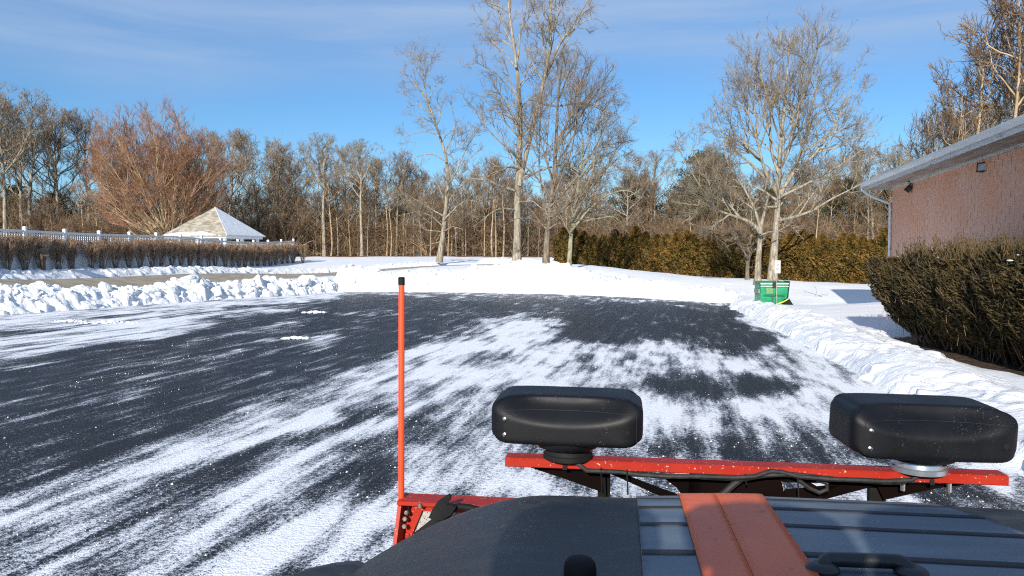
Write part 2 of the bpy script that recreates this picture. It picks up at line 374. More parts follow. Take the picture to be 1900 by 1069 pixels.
for pth, hw, v in (([(0, 700), (200, 650), (420, 618), (560, 606)], 5, .50), ([(-50, 770), (150, 705), (330, 665), (520, 632), (690, 612)], 5, .47), ([(120, 725), (300, 700), (480, 655), (640, 628)], 5, .5),
                   ([(0, 800), (250, 735), (500, 690)], 6, .42), ([(620, 580), (840, 590), (900, 600)], 4, .4), ([(1020, 560), (1060, 600), (1020, 640)], 6, .33), ([(230, 860), (430, 770), (600, 700)], 9, .40)):
    stroke(pth, hw, v)
stroke([(1010, 608), (880, 640), (740, 690), (600, 752), (420, 812), (200, 890), (-60, 980)], 34, .86)
stroke([(1000, 612), (900, 632), (800, 665)], 14, 1.0)
zone([(680, 750), (760, 690), (1000, 640), (1240, 638), (1440, 650), (1580, 720), (1500, 760), (1200, 735), (1000, 760), (760, 780)], .84, 22)
zone([(120, 1030), (240, 960), (330, 890), (440, 850), (590, 800), (640, 805), (560, 860), (450, 905), (330, 965), (200, 1020)], .40, 14)
zone([(610, 760), (700, 740), (740, 770), (640, 800)], .42, 14)
zone([(560, 900), (720, 880), (730, 930), (600, 940)], .50, 14)
zone([(760, 770), (900, 760), (900, 820), (760, 850)], .55, 16)
stroke([(760, 880), (900, 860), (960, 900)], 28, .84)
stroke([(720, 800), (560, 860), (420, 940), (250, 1040)], 25, .86)
stroke([(740, 960), (560, 990), (420, 1060)], 26, .86)
zone([(1205, 700), (1240, 683), (1390, 680), (1500, 712), (1490, 736), (1380, 735), (1250, 728)], .14, 22)
zone([(1190, 850), (1230, 822), (1420, 815), (1570, 850), (1620, 880), (1500, 900)], .32, 22)
zone([(1040, 600), (1210, 560), (1380, 575), (1440, 640), (1200, 636), (1060, 632)], .18, 20)
stroke([(1180, 760), (1400, 770), (1560, 800)], 25, .86)
stroke([(1385, 572), (1490, 640), (1640, 725), (1900, 880)], 22, .95)
stroke([(640, 545), (1100, 549), (1345, 566)], 2.5, .7)
cov += .20*fbm(X*.55*1+Y*.12, Y*.16, 4)+.14*fbm(X*1.9+Y*.4, Y*.45, 3)
for k in range(5):                      # paired tyre tracks and scrape lines along the pushes
    c0 = -7.5+k*2.6; xs = X-(c0+.17*Y+.5*np.sin(Y*.13+k)); cov += -.16*np.exp(-(xs/.14)**2)*np.clip(.5+1.4*fbm(Y*.25+k*9, Y*0+k, 3), 0, 1)+.14*np.exp(-((xs-.28)/.08)**2)*np.clip(.4+1.6*fbm(Y*.3+k*5, Y*0+k+3, 3), 0, 1)
cov = np.where(Y < 2.5, .62+.2*fbm(X*.5, Y*.3, 3), cov)
tag(grid_mesh('parking_lot', X, Y, .006*fbm(X*1.5, Y*1.5, 2), lot_material(), {'cover': cov}, poly_sd(X, Y, LOT) > -.5), kind='structure')

# ------------------------------------------------------------------ road and snow banks
def ribbon(path, w, n, zfun, name, mat, kind=None):
    p = np.array(path); seg = np.linalg.norm(np.diff(p, axis=0), axis=1); s = np.concatenate([[0], seg.cumsum()]); q = np.arange(0, s[-1], .5)
    x = np.interp(q, s, p[:, 0]); y = np.interp(q, s, p[:, 1]); tx, ty = np.gradient(x), np.gradient(y); l = np.hypot(tx, ty); tx, ty = tx/l, ty/l
    o = np.linspace(-w/2, w/2, n); X = x[:, None]+ty[:, None]*o; Y = y[:, None]-tx[:, None]*o
    return tag(grid_mesh(name, X, Y, zfun(X, Y), mat), kind=kind)
ribbon(ROADP, 4.0, 8, lambda x, y: Z0(x, y)+.0, 'road', M['asphaltroad'], 'structure')
def clump_kinds(nk=10, sub=3, seed=77):
    out = []
    for i in range(nk):
        rng = np.random.default_rng(seed+i); bm = bmesh.new(); bmesh.ops.create_icosphere(bm, subdivisions=sub, radius=1); v = np.array([p.co[:] for p in bm.verts]); f = np.array([[q.index for q in p.verts] for p in bm.faces]); bm.free(); o = rng.uniform(0, 99, 2)
        # broken faces: a few flat chops, then crumbly noise
        for _ in range(9):
            d = rng.normal(size=3); d /= np.linalg.norm(d); c = rng.uniform(.42, .80); k = v @ d; v = v-np.where(k > c, (k-c)*.9, 0)[:, None]*d
        k = 1+.30*fbm(v[:, 0]*1.6+v[:, 2]+o[0], v[:, 1]*1.6-v[:, 2]*.8+o[1], 4)+.07*fbm(v[:, 0]*7+v[:, 2]*5+o[0], v[:, 1]*7-v[:, 2]*4+o[1], 2); out.append((v*k[:, None], f))
    return out
CK = clump_kinds(); CKS = clump_kinds(6, 2, 177)
def clumps(rng, pos, rad, flat=.8, kinds=None):
    V, T, off = [], [], 0
    for p, r in zip(pos, rad):
        ks = kinds or (CK if r > .10 else CKS); v, f = ks[int(rng.integers(len(ks)))]; q = np.array(Euler(rng.uniform(0, 6.28, 3)).to_matrix()); sc = rng.uniform(.75, 1.25, 3)*np.array([1, 1, flat])
        V.append((v @ q.T)*sc*r+p); T.append(f+off); off += len(v)
    return np.concatenate(V), np.concatenate(T)
def join(o, V, T):                  # add loose pieces to a mesh already built
    bm = bmesh.new(); bm.from_mesh(o.data); vs = [bm.verts.new(v) for v in V]; 
    for t in T: bm.faces.new((vs[t[0]], vs[t[1]], vs[t[2]])).smooth = True
    bm.to_mesh(o.data); bm.free(); return o
def bank(name, path, width, step, prof, lumps, mat, label, seed, rough=.05, extra=None):
    """Ploughed ridge: path = foot of the bank, width runs to the LEFT of the path; prof(s01,t01) gives height; lumps = (count, rmin, rmax, lift)."""
    rng = np.random.default_rng(seed); p = chaikin(path, 3); seg = np.linalg.norm(np.diff(p, axis=0), axis=1); s = np.concatenate([[0], seg.cumsum()]); Ln = s[-1]
    q = np.arange(0, Ln, step); x = np.interp(q, s, p[:, 0]); y = np.interp(q, s, p[:, 1]); x, y = [np.convolve(np.pad(v, 20, mode='reflect', reflect_type='odd'), np.ones(41)/41, 'valid') for v in (x, y)]
    tx, ty = np.gradient(x), np.gradient(y); l = np.hypot(tx, ty); tx, ty = tx/l, ty/l
    o = np.arange(-.35, width+.4, step); X = x[:, None]-ty[:, None]*o; Y = y[:, None]+tx[:, None]*o
    Sx, T = np.meshgrid(q, o, indexing='ij'); base = prof(Sx/Ln, T/width)
    base = base*(1+.55*fbm(Sx*.55, T*.5, 3))
    h = base.copy(); cnt, r0, r1, lift = lumps
    for _ in range(cnt):
        cs, ct = rng.uniform(0, Ln), rng.uniform(-.02, .98)*width; r = r0+(r1-r0)*rng.random()**2.2
        i0, i1 = int((cs-r*1.5)/step), int((cs+r*1.5)/step)+1; j0, j1 = int((ct-r*1.5+.35)/step), int((ct+r*1.5+.35)/step)+1
        i0, j0 = max(i0, 0), max(j0, 0)
        if i1 <= i0 or j1 <= j0 or i0 >= len(q): continue
        ss, tt = Sx[i0:i1, j0:j1], T[i0:i1, j0:j1]
        if ss.size == 0: continue
        b = float(prof(np.array(cs/Ln), np.array(ct/width))); a = rng.uniform(0, 3.14); e = rng.uniform(.75, 1.3)
        du = ((ss-cs)*math.cos(a)+(tt-ct)*math.sin(a))*e; dv = (-(ss-cs)*math.sin(a)+(tt-ct)*math.cos(a))/e
        rr = (np.abs(du)**2.6+np.abs(dv)**2.6)**(1/2.6)/r*(1+.28*noise2(ss*3.1/r*.25+cs, tt*3.1/r*.25+ct))
        top = b*rng.uniform(.75, 1.0)+r*lift*np.sqrt(np.clip(1-rr**2, 0, 1))+.12*r*((ss-cs)*rng.uniform(-1, 1)+(tt-ct)*rng.uniform(-1, 1))/r
        h[i0:i1, j0:j1] = np.where(rr < 1, np.maximum(h[i0:i1, j0:j1], top), h[i0:i1, j0:j1])
    fade = sstep(-.35, .0, T)*(1-sstep(width-.1, width+.4, T))*sstep(0, .9, Sx)*sstep(0, .9, Ln-Sx)
    pw = np.clip(.55+1.5*fbm(Sx*.9+7, T*.8+3, 2), .1, 1.5); h = (h+rough*pw*fbm(Sx*3.2, T*3.2, 4)+rough*pw*.5*np.abs(fbm(Sx*9, T*9, 2)))*fade
    jx, jy = .06*fbm(Sx*4+9, T*4, 2), .06*fbm(Sx*4, T*4+31, 2)
    ZZ = Z0(X, Y)-.06*(1-fade)+h-.03*(1-fade); ob = grid_mesh(name, X+jx, Y+jy, ZZ, mat)
    if extra:
        cnt, r0, r1, t0, t1, s0 = extra; vis = int(len(q)*s0); ii = rng.integers(vis, len(q), cnt); tt = np.clip(rng.normal((t0+t1)/2, (t1-t0)/3, cnt), t0, t1); jj = np.clip(((tt*width+.35)/step).astype(int), 0, len(o)-1)
        hb = base[ii, jj]; rad = r0+(r1-r0)*rng.random(cnt)**2.6*np.clip(hb/.4, .35, 1.15); pos = np.stack([(X+jx)[ii, jj], (Y+jy)[ii, jj], ZZ[ii, jj]+rad*rng.uniform(-.75, .25, cnt)], 1); join(ob, *clumps(rng, pos, rad))
    return tag(ob, label, 'snow bank', kind='stuff')
def dome(t, a=.45, p=1.0): return np.where((t > 0) & (t < 1), np.sin(np.pi*np.clip(t, 0, 1)**(math.log(.5)/math.log(a)))**p, 0)
bank('snow_bank', [LOT[0], LOT[1], LOT[2], LOT[3]], 2.0, .045, lambda s, t: np.interp(s, [0, .54, .62, .70, .76, .81, .9, 1], [.12, .12, .17, .34, .66, .46, .46, .52])*dome(t, .40, .8), (1100, .06, .34, .55), M['banksnow'],
     'ridge of broken snow lumps between the tan road and the lot', 3, .12, (750, .04, .46, .0, .9, .5))
bank('snow_bank', [LOT[3]+np.array([-1.2, -.3]), LOT[4], LOT[5], LOT[6]+np.array([.1, -.2])], 4.2, .06,
     lambda s, t: np.interp(s, [0, .15, .4, .6, .8, .95, 1], [.95, .98, .85, .68, .62, .55, .40])*(lambda u: np.where(u < .20, sstep(-.03, .20, u)**.7, 1-.95*sstep(.34, 1.0, u)))(t/np.interp(s, [0, .6, 1], [1, .9, .42])), (420, .08, .34, .35), M['dirtysnow'],
     'wide pushed-up snow bank along the far end of the lot', 5, .10, (420, .05, .26, .05, .55, 0))
bank('snow_bank', [LOT[7]+np.array([-.3, .6]), LOT[8], LOT[9], LOT[10], (3.75, 1)], 1.9, .05, lambda s, t: np.interp(s, [0, .1, .5, 1], [.34, .24, .26, .32])*dome(t/np.interp(s, [0, .12, .35], [.5, .6, 1]), .35, 1.0), (420, .05, .22, .32), M['banksnow'],
     'low crusty snow berm along the right edge of the lot', 9, .05, (260, .02, .09, .0, .6, 0))
RW = ROADP[:, :2]; _t = np.gradient(RW, axis=0); _t /= np.linalg.norm(_t, axis=1)[:, None]; RN = np.stack([-_t[:, 1], _t[:, 0]], 1)
bank('snow_bank', (RW+RN*1.65)[3:24], 1.2, .07, lambda s, t: .22*dome(t, .5, .8), (700, .05, .2, .6), M['banksnow'], 'low crumbly windrow of snow between the tan road and the clipped bare hedge', 11, .05, (600, .03, .16, .1, .9, .0))
bank('snow_bank', (RW+RN*1.7)[24:], 2.0, .08, lambda s, t: .34*dome(t, .4, .8), (300, .08, .3, .6), M['banksnow'], 'thin windrow of snow at the far side of the road before the woods', 12, .05, (300, .05, .26, .1, .9, .0))

def lump(name, c, r, seed, mat):
    rng = np.random.default_rng(seed); n = int(34+40*max(0, r[0]-.4)); a = rng.uniform(0, 6.28, n); q = rng.random(n)*.95; pos = np.stack([q*np.cos(a)*r[0], q*np.sin(a)*r[1], (1-q)*r[2]*.5-.02], 1); rad = np.clip((1.15-q)*r[2]*rng.uniform(.5, 1.0, n), .055, 1)
    V, T = clumps(rng, pos, rad, .7); ob = mesh_np(name, V, tris=T, mat=mat); ob.location = c; return ob
for i, (a, b, r, lab) in enumerate((((205, 600), (.9, .2, .08), 0, 'long low crust of snow near the left bank'), ((130, 597), (.5, .18, .07), 0, 'short crust of snow nearest the left bank'), ((585, 581), (.5, .2, .10), 0, 'snow lump left alone on the dark far asphalt'), ((548, 629), (.36, .2, .07), 0, 'flat snow lump on the streaked asphalt left of the marker'))):
    g = G(*a); tag(lump('snow_lump', (g[0], g[1], .02), b, 40+i, M['banksnow']), lab, 'snow lump')
# loose crumbs of ice
rng = np.random.default_rng(21); n = 34000
cx = rng.uniform(-14, 7, n); cy = 4+36*rng.random(n)**1.6
ppx, ppy = Q(np.stack([cx, cy, 0*cx], -1)); ci = np.clip(((cx+30)/.14).astype(int), 0, len(lx)-1); cj = np.clip(np.searchsorted(ly, cy), 0, len(ly)-1)
cc = cov[cj, ci]; keep = (poly_sd(cx, cy, LOT) > .1) & (rng.random(n) < np.exp(-((cc-.52)/.16)**2)); cx, cy = cx[keep], cy[keep]; n = len(cx)
r = .003+.008*rng.random(n)**4
octv = np.array([(1, 0, 0), (0, 1, 0), (-1, 0, 0), (0, -1, 0), (0, 0, 1), (0, 0, -.5)], float); octf = np.array([(0, 1, 4), (1, 2, 4), (2, 3, 4), (3, 0, 4), (1, 0, 5), (2, 1, 5), (3, 2, 5), (0, 3, 5)])
a = rng.uniform(0, 6.28, n); ov = octv[None]*(1+.5*rng.uniform(-1, 1, (n, 6, 1)))*r[:, None, None]
V = np.stack([ov[..., 0]*np.cos(a)[:, None]-ov[..., 1]*np.sin(a)[:, None]+cx[:, None], ov[..., 0]*np.sin(a)[:, None]+ov[..., 1]*np.cos(a)[:, None]+cy[:, None], ov[..., 2]+r[:, None]*.5], -1)
tag(mesh_np('snow_crumbs', V, tris=(octf[None]+6*np.arange(n)[:, None, None]), mat=M['banksnow'], smooth=False), 'loose crumbs of snow scattered over the asphalt', 'snow', kind='stuff')

# ------------------------------------------------------------------ brick building
def brick_material():
    t = NT('painted_brick'); sw = t.N.new('ShaderNodeSeparateXYZ'); t.L.new(t.tc, sw.inputs[0]); cb = t.N.new('ShaderNodeCombineXYZ')
    wob = t.math('MULTIPLY', t.math('SUBTRACT', t.noise(1.6, 2), .5), .06)
    t.L.new(t.math('ADD', sw.outputs['Y'], wob), cb.inputs[0]); t.L.new(sw.outputs['Z'], cb.inputs[1])
    br = t.N.new('ShaderNodeTexBrick'); t.L.new(cb.outputs[0], br.inputs['Vector']); br.inputs['Scale'].default_value = 1; br.offset = .5
    br.inputs['Brick Width'].default_value = .46; br.inputs['Row Height'].default_value = .172; br.inputs['Mortar Size'].default_value = .006; br.inputs['Mortar Smooth'].default_value = .2
    # open, weathered head joints: the vertical gaps read darker than the struck bed joints
    def M(*a): return t.math(*a)
    row = M('FLOOR', M('DIVIDE', sw.outputs['Z'], .172)); sh = M('MULTIPLY', M('MODULO', row, 2.0), .5)
    u = M('FRACT', M('ADD', M('DIVIDE', M('ADD', sw.outputs['Y'], wob), .46), M('ADD', sh, 40)))
    d = M('ABSOLUTE', M('SUBTRACT', u, .5)); gap = t.ramp(d, .462, .480)
    v = M('FRACT', M('DIVIDE', sw.outputs['Z'], .172)); gap = M('MULTIPLY', gap, t.ramp(v, .02, .14))
    gap = M('MULTIPLY', gap, t.ramp(t.noise(1.7, 4), .40, .62, .12, 1))
    nz = t.noise(.8, 5, .6); c = t.mix(t.ramp(nz, .3, .7), (.86, .41, .245), (.87, .50, .365))
    up = t.ramp(M('ADD', sw.outputs['Z'], M('MULTIPLY', M('SUBTRACT', nz, .5), 1.4)), 1.3, 3.0)      # paler low down: snow-bounced light painted into the wall colour
    c = t.mix(up, t.mix(.5, c, (.86, .59, .51)), c); c = t.mix(t.ramp(t.noise(9, 4), .3, .75, 0, .35), c, (.42, .23, .17))
    c = t.mix(t.math('MULTIPLY', br.outputs['Fac'], .10), c, (.30, .17, .13)); c = t.mix(t.math('MULTIPLY', gap, .8), c, (.10, .055, .04))
    t.col(c); t.rough(.85); t.b.inputs['Specular IOR Level'].default_value = .2
    t.bump(M('SUBTRACT', t.math('MULTIPLY', t.noise(24, 4), .25), M('ADD', gap, M('MULTIPLY', br.outputs['Fac'], .1))), .7, .012); return t.m
cz = P(1656, 345, 25.5); ez = float(P(1595, 354, 26.6)[2])+.07; wz = float(cz[2])
bld = empty('brick_building', (cz[0], 25.5, 0), -R(13), 'low pink painted brick building with white eaves behind the dark hedge', 'building')
LEN = 27.0
o = MB().box((6, -LEN/2, wz/2), (12, LEN, wz)).build('wall', brick_material(), bld)
peel = NT('peeling_white_paint'); _n1 = peel.noise(2.2, 8, .7, vec=peel.mapv((6, .8, 6))); _c = peel.mix(peel.ramp(_n1, .52, .66), (.62, .615, .60), (.33, .29, .25)); peel.col(_c); peel.rough(.7); peel.bump(_n1, .3, .01)
M['peel'] = peel.m
MB().box((5.67, -LEN/2+.45, ez-.03), (12.65, LEN+.9, .05)).build('soffit', simple('stained_soffit', (.27, .23, .19), (.42, .38, .33), 1.6, .8, .3, 8, .006, (4, .6, 1)), bld)
MB().box((-.035, -LEN/2, ez-.09), (.06, LEN, .07)).build('frieze_board', M['peel'], bld)
MB().box((-.665, -LEN/2+.45, ez+.055), (.03, LEN+.9, .22)).box((6.1, .915, ez+.055), (13.5, .03, .22)).build('fascia', M['peel'], bld)
gm = simple('weathered_gutter', (.70, .73, .75), (.82, .84, .85), 2.2, .45, stretch=(3, .5, 3))
gut = MB()
prof = [(x+.25, z) for x, z in ((-.94, ez+.05), (-.99, ez+.05), (-1.06, ez+.12), (-1.075, ez+.175), (-1.06, ez+.175), (-1.05, ez+.13), (-.985, ez+.065), (-.94, ez+.065))]
gut.prism([(x, .95, z) for x, z in prof], (0, -LEN-.9, 0)); gut.build('gutter', gm, bld)
rf = MB(); a = ez+.17
q = [(-.71, .95, a), (13, .95, a), (13, -LEN, a), (-.71, -LEN, a), (6, -6, a+1.75), (6, -LEN+6, a+1.75)]
vs = [rf.bm.verts.new(p) for p in q]
for f in ((0, 1, 4), (1, 2, 5, 4), (2, 3, 5), (3, 0, 4, 5)): rf.bm.faces.new([vs[i] for i in f])
rf.build('roof', simple('grey_shingles', (.09, .09, .095), (.16, .155, .15), 5, .9, .6, 30, .01), bld)
e0 = Vector((-.76, .86, ez+.06)); 
MB().tube([e0, e0+Vector((0, -.02, -.12)), (-.55, .45, ez-.30), (-.07, .05, ez-.58), (-.06, .0, ez-.75), (-.06, -.0, ez-2.4), (-.06, 0, .35), (-.25, .05, .22)], .042, 10).build('downspout', gm, bld, True)
def floodlight(px, py, d, tilt, label, face):
    p = P(px, py, d); t = empty('floodlight', (p[0], p[1], ez-.055), -R(13), label, 'floodlight', 'floodlights under the eaves'); t.scale = (1.3,)*3
    MB().lathe((0, 0, -.025), [(.055, 0), (.055, .025)], 16).tube([(0, 0, -.02), (-.02, -.05, -.06), (-.03, -.04, -.13)], .016, 8).build('bracket', M['black'], t, True)
    q = Euler((tilt, 0, face)); c = Vector((-.04, -.02, -.19)); m = MB(); m.box(c, (.19, .10, .15), .02, q); m.box(c+q.to_matrix() @ Vector((0, -.055, 0)), (.21, .02, .17), .006, q); m.build('head', M['black'], t, True)
    MB().box(c+q.to_matrix() @ Vector((0, -.0665, 0)), (.16, .006, .12), .002, q).build('lens', simple('frosted_lens', (.42, .45, .50), (.55, .58, .62), 8, .2), t)
floodlight(1690, 321, 23.3, -.75, 'black floodlight near the far corner of the pink building', -1.9)
floodlight(1832, 262, 17.6, -.15, 'black floodlight with pale square lens above the hedge', -.75)

# ------------------------------------------------------------------ fence, mailbox, pavilion
FA, FB = P(-260, 500, 25.0), P(545, 487, 62.0); FA[2] = Z0(FA[0], FA[1]); fdir = (FB-FA)[:2]; FL = float(np.hypot(*fdir)); fdir = fdir/FL
lat = NT('vinyl_lattice'); lat.col((.76, .78, .80)); lat.rough(.45); M['vinyl2'] = lat.m
frz = math.atan2(fdir[1], fdir[0])
fence = empty('white_fence', (FA[0], FA[1], 0), frz, 'long white vinyl fence with lattice top and capped posts', 'fence')
nb = int(round(FL/2.44)); bl = FL/nb
zs = [float(Z0(FA[0]+fdir[0]*bl*i, FA[1]+fdir[1]*bl*i)) for i in range(nb+1)]
for i in range(nb+1):
    m = MB(); z = zs[i]; x = bl*i; m.box((x, 0, z+.9), (.125, .125, 1.84), .008)
    post = m.build('post', M['vinyl'], fence); 
    c = MB(); c.box((x, 0, z+1.835), (.15, .15, .03), .006); c.prism([(x-.075, -.075, z+1.85), (x+.075, -.075, z+1.85), (x+.075, .075, z+1.85), (x-.075, .075, z+1.85)], (0, 0, .025)); c.box((x, 0, z+1.885), (.12, .12, .03), .012); c.build('cap', M['vinyl'] if i % 3 else M['banksnow'], post, True)
    if i < nb:
        z2 = zs[i+1]; sl = math.atan2(z2-z, bl); xm, zm = x+bl/2, (z+z2)/2; rot = (0, -sl, 0); L = bl-.125
        p = MB()
        p.box((xm, 0, zm+.66), (L, .035, 1.18), 0, rot)
        p.box((xm, 0, zm+1.30), (L, .05, .09), .008, rot); p.box((xm, 0, zm+1.70), (L, .07, .10), .01, rot); p.box((xm, 0, zm+.10), (L, .05, .12), .008, rot)
        for k in range(16):
            u = x+.0625+L*(k+.5)/16; p.box((u, 0, zm+(u-xm)*math.tan(sl)+1.50), (.032, .02, .32), 0, rot)
        for k in range(3): p.box((xm, .0, zm+1.41+.09*k), (L, .012, .028), 0, rot)
        pn = p.build('panel', M['vinyl2'], fence)
mx = P(80, 497, 32.2); mz = float(Zs(mx[0], mx[1])); mb = empty('mailbox', (mx[0], mx[1], mz), 1.2, 'black mailbox on a thick dark wooden post before the hedge', 'mailbox')
wood = simple('dark_post_wood', (.05, .035, .025), (.11, .08, .055), 5, .85, .5, 20, .01, (1, 1, .2))
MB().box((0, 0, .40), (.14, .14, 1.0), .008).box((0, -.18, .75), (.09, .5, .09), .006).build('post', wood, mb)
box = MB(); pr = [(.11*math.cos(a), .13+.11*math.sin(a)) for a in np.linspace(0, math.pi, 13)]; pr = [(.11, 0)]+pr+[(-.11, 0)]
box.prism([(x, -.48, .81+z) for x, z in pr], (0, .56, 0)); box.build('box', M['black'], mb)
MB().prism([(x*1.06, -.495, .81+z*1.03) for x, z in pr], (0, .018, 0)).box((0, -.50, .99), (.03, .02, .05), .004).build('door', M['black'], mb)
MB().box((.118, -.3, .99), (.006, .05, .14)).build('flag', simple('faded_red_flag', (.2, .03, .02), (.3, .05, .03)), mb)
NC = P(420, 437, 57.0); pz = float(Z0(NC[0], NC[1])); ea = float(NC[2]); pav = empty('pavilion', (NC[0], NC[1], 0), -R(12), 'white pavilion with hipped roof, half snow covered, behind the fence', 'pavilion')
apz = float(P(400, 385, 60.1)[2]); wd = 5.27
m = MB()
m.box((-wd/2, wd/2, ea-.09), (wd-.1, wd-.1, .18)); m.build('fascia', M['vinyl'], pav)
for x, y in ((-.35, .35), (-wd+.35, .35), (-.35, wd-.35), (-wd+.35, wd-.35), (-wd/2, .35), (-.35, wd/2)): MB().box((x, y, (ea+pz)/2-.1), (.2, .2, ea-pz+.1), .01).build('post', M['vinyl'], pav)
MB().box((-wd/2, wd/2, pz+.55), (wd-1.0, wd-1.0, 1.3)).build('wall', simple('white_siding', (.55, .57, .6), (.66, .68, .7), 2, .6), pav)
shing = simple('tan_shingles', (.20, .175, .135), (.40, .355, .285), 2.4, .9, .7, 16, .02, (1, 1, 2.5))
e = .12
cs = [(e, -e, ea), (-wd-e, -e, ea), (-wd-e, wd+e, ea), (e, wd+e, ea)]; ap = (-wd/2, wd/2, apz)
m = MB()
for a, b in ((0, 1), (1, 2)): m.prism([cs[a], ap, cs[b]], (0, 0, -.07))
roof = m.build('roof', shing, pav)
m = MB(); 
for a, b in ((2, 3), (3, 0)): m.prism([cs[a], ap, cs[b]], (0, 0, .07))
m.build('snow_cover', M['snow'], pav)
sl = MB()
def roofpt(x, k): return (x*(1-k)+ap[0]*k, -e+(ap[1]+e)*k, ea+(apz-ea)*k+.02)
sl.prism([roofpt(-.8, .0), roofpt(-1.5, .07), roofpt(-2.2, .12), roofpt(-3.0, .06), roofpt(-3.7, .10), roofpt(-4.8, .05), roofpt(-5.1, 0)], (0, -.02, .05)); sl.build('snow_strip', M['snow'], pav)

# ------------------------------------------------------------------ dumpster, sign, scoop
dp = P(1436, 563.5, 28.6); dz = float(Zs(dp[0], dp[1]))-.03; sc = 1
dm = empty('dumpster', (dp[0], dp[1], dz), -R(3), 'small green steel dumpster standing in the snow by the trees', 'dumpster')
w2, hh, dd = .49, .80, .85
b = MB()
ftop, fbot = 0.0, .06
b.prism([(-w2, fbot, 0), (-w2, ftop-.05, hh), (-w2, dd, hh+.05), (-w2, dd, 0)], (2*w2, 0, 0)); b.build('body', M['green'], dm)
MB().box((0, -.065, hh-.10), (2*w2+.04, .035, .035), .006).box((0, -.04, hh), (2*w2+.05, .06, .05), .008).build('rim', simple('worn_green_edge', (.28, .42, .34), (.5, .58, .52), 12, .5), dm)
for x in (-w2-.03, w2+.03): MB().box((x, .42, .52), (.05, .62, .16), .008).build('lift_pocket', M['litgreen'] if x < 0 else M['black'], dm)  # sunlit left and shaded right put into the pockets' colours
MB().box((0, dd*.5, hh+.045), (2*w2+.06, dd+.06, .03), .01, (R(3), 0, 0)).build('lid', M['green'], dm)
MB().box((-.06, -.01, .40), (.05, .05, .80), .006, (R(-4), 0, 0)).box((.0, -.012, .36), (2*w2-.22, .03, .045), .004).build('rib', simple('dark_green_steel', (.004, .075, .04), (.008, .11, .055), 5, .5), dm)
MB().box((-.17, -.03, .56), (.24, .012, .27), .004, (R(-4), 0, 0)).build('placard', simple('faded_placard', (.05, .22, .10), (.20, .26, .10), 16, .5), dm)
MB().box((-.02, -.06, hh-.05), (.13, .05, .20), .01).build('latch', M['black'], dm)
MB().box((w2+.015, .3, .47), (.03, .75, .86), .004, (0, R(5), 0)).build('side_panel', simple('shaded_side_steel', (.008, .02, .018), (.02, .045, .035), 6, .5), dm)  # dark sheet painting in the shade on the dumpster's right side
sp = P(1440, 566, 28.0); sz = float(Zs(sp[0], sp[1])); sg = empty('sign_post', (sp[0], sp[1], sz), -R(4), 'small white notice sign on a thin steel post before the dumpster', 'sign')
MB().box((0, 0, 1.35), (.035, .03, 3.2), .004).build('post', simple('galvanised_post', (.20, .18, .15), (.36, .33, .29), 8, .5, metal=.4), sg)
MB().box((.03, -.024, 1.38), (.20, .008, .46), .003).build('plate', simple('white_sign_plate', (.55, .55, .54), (.68, .68, .66), 5, .5), sg)
ink = simple('grey_sign_ink', (.22, .22, .24), (.30, .30, .33), 20, .6)
m = MB()
for z, w_, h_ in ((1.55, .15, .022), (1.45, .09, .05), (1.40, .07, .02), (1.33, .13, .025), (1.285, .14, .025), (1.22, .10, .015)): m.box((.03, -.030, z), (w_, .004, h_))
m.build('lettering', ink, sg)
bp = P(1464, 566, 28.2); bz = float(Zs(bp[0], bp[1])); br = empty('push_broom', (bp[0], bp[1], bz), 0, 'yellow handled snow scoop with black blade leaning by the dumpster', 'shovel')
MB().tube([(-.60, 0, .0), (-.2, .05, .13), (0, .1, .235)], .024, 8).build('handle', simple('yellow_fibreglass', (.62, .50, .04), (.75, .62, .09), 6, .4), br, True)
MB().prism([(-.16, .1, .02), (-.05, .1, .22), (.06, .1, .235), (.14, .1, .10), (.20, .1, .02)], (0, .28, 0)).build('blade', M['rubber'], br)

# ------------------------------------------------------------------ vegetation helpers
def norm(v): return v/np.maximum(np.linalg.norm(v, axis=-1, keepdims=True), 1e-9)
def tubes(name, levels, sides, mat, parent, base):
    VV, QQ, off = [], [], 0
    for (pts, rad), S_ in zip(levels, sides):
        N, K, _ = pts.shape
        if N == 0: continue
        tan = norm(np.gradient(pts, axis=1)); up = np.where(np.abs(tan[..., 2:3]) > .9, np.array([1., 0, 0]), np.array([0, 0, 1.]))
        up = np.broadcast_to(up[:, :1], tan.shape) if K > 2 else up
        a = norm(np.cross(tan, up)); b = np.cross(tan, a); th = np.arange(S_)*2*np.pi/S_
        ring = pts[:, :, None]+(a[:, :, None]*np.cos(th)[:, None]+b[:, :, None]*np.sin(th)[:, None])*rad[:, :, None, None]
        idx = np.arange(N*K*S_).reshape(N, K, S_)+off; nx = np.roll(idx, -1, axis=2)
        QQ.append(np.stack([idx[:, :-1], nx[:, :-1], nx[:, 1:], idx[:, 1:]], -1).reshape(-1, 4)); VV.append(ring.reshape(-1, 3)); off += N*K*S_
    return mesh_np(name, np.concatenate(VV)-np.asarray(base), np.concatenate(QQ), mat=mat, parent=parent)
def resample(poly, K):
    p = np.array(poly, float); s = np.concatenate([[0], np.linalg.norm(np.diff(p, axis=0), axis=1).cumsum()]); q = np.linspace(0, s[-1], K)
    r = np.stack([np.interp(q, s, p[:, i]) for i in range(3)], 1)
    for _ in range(2): r[1:-1] = .25*r[:-2]+.5*r[1:-1]+.25*r[2:]
    return r
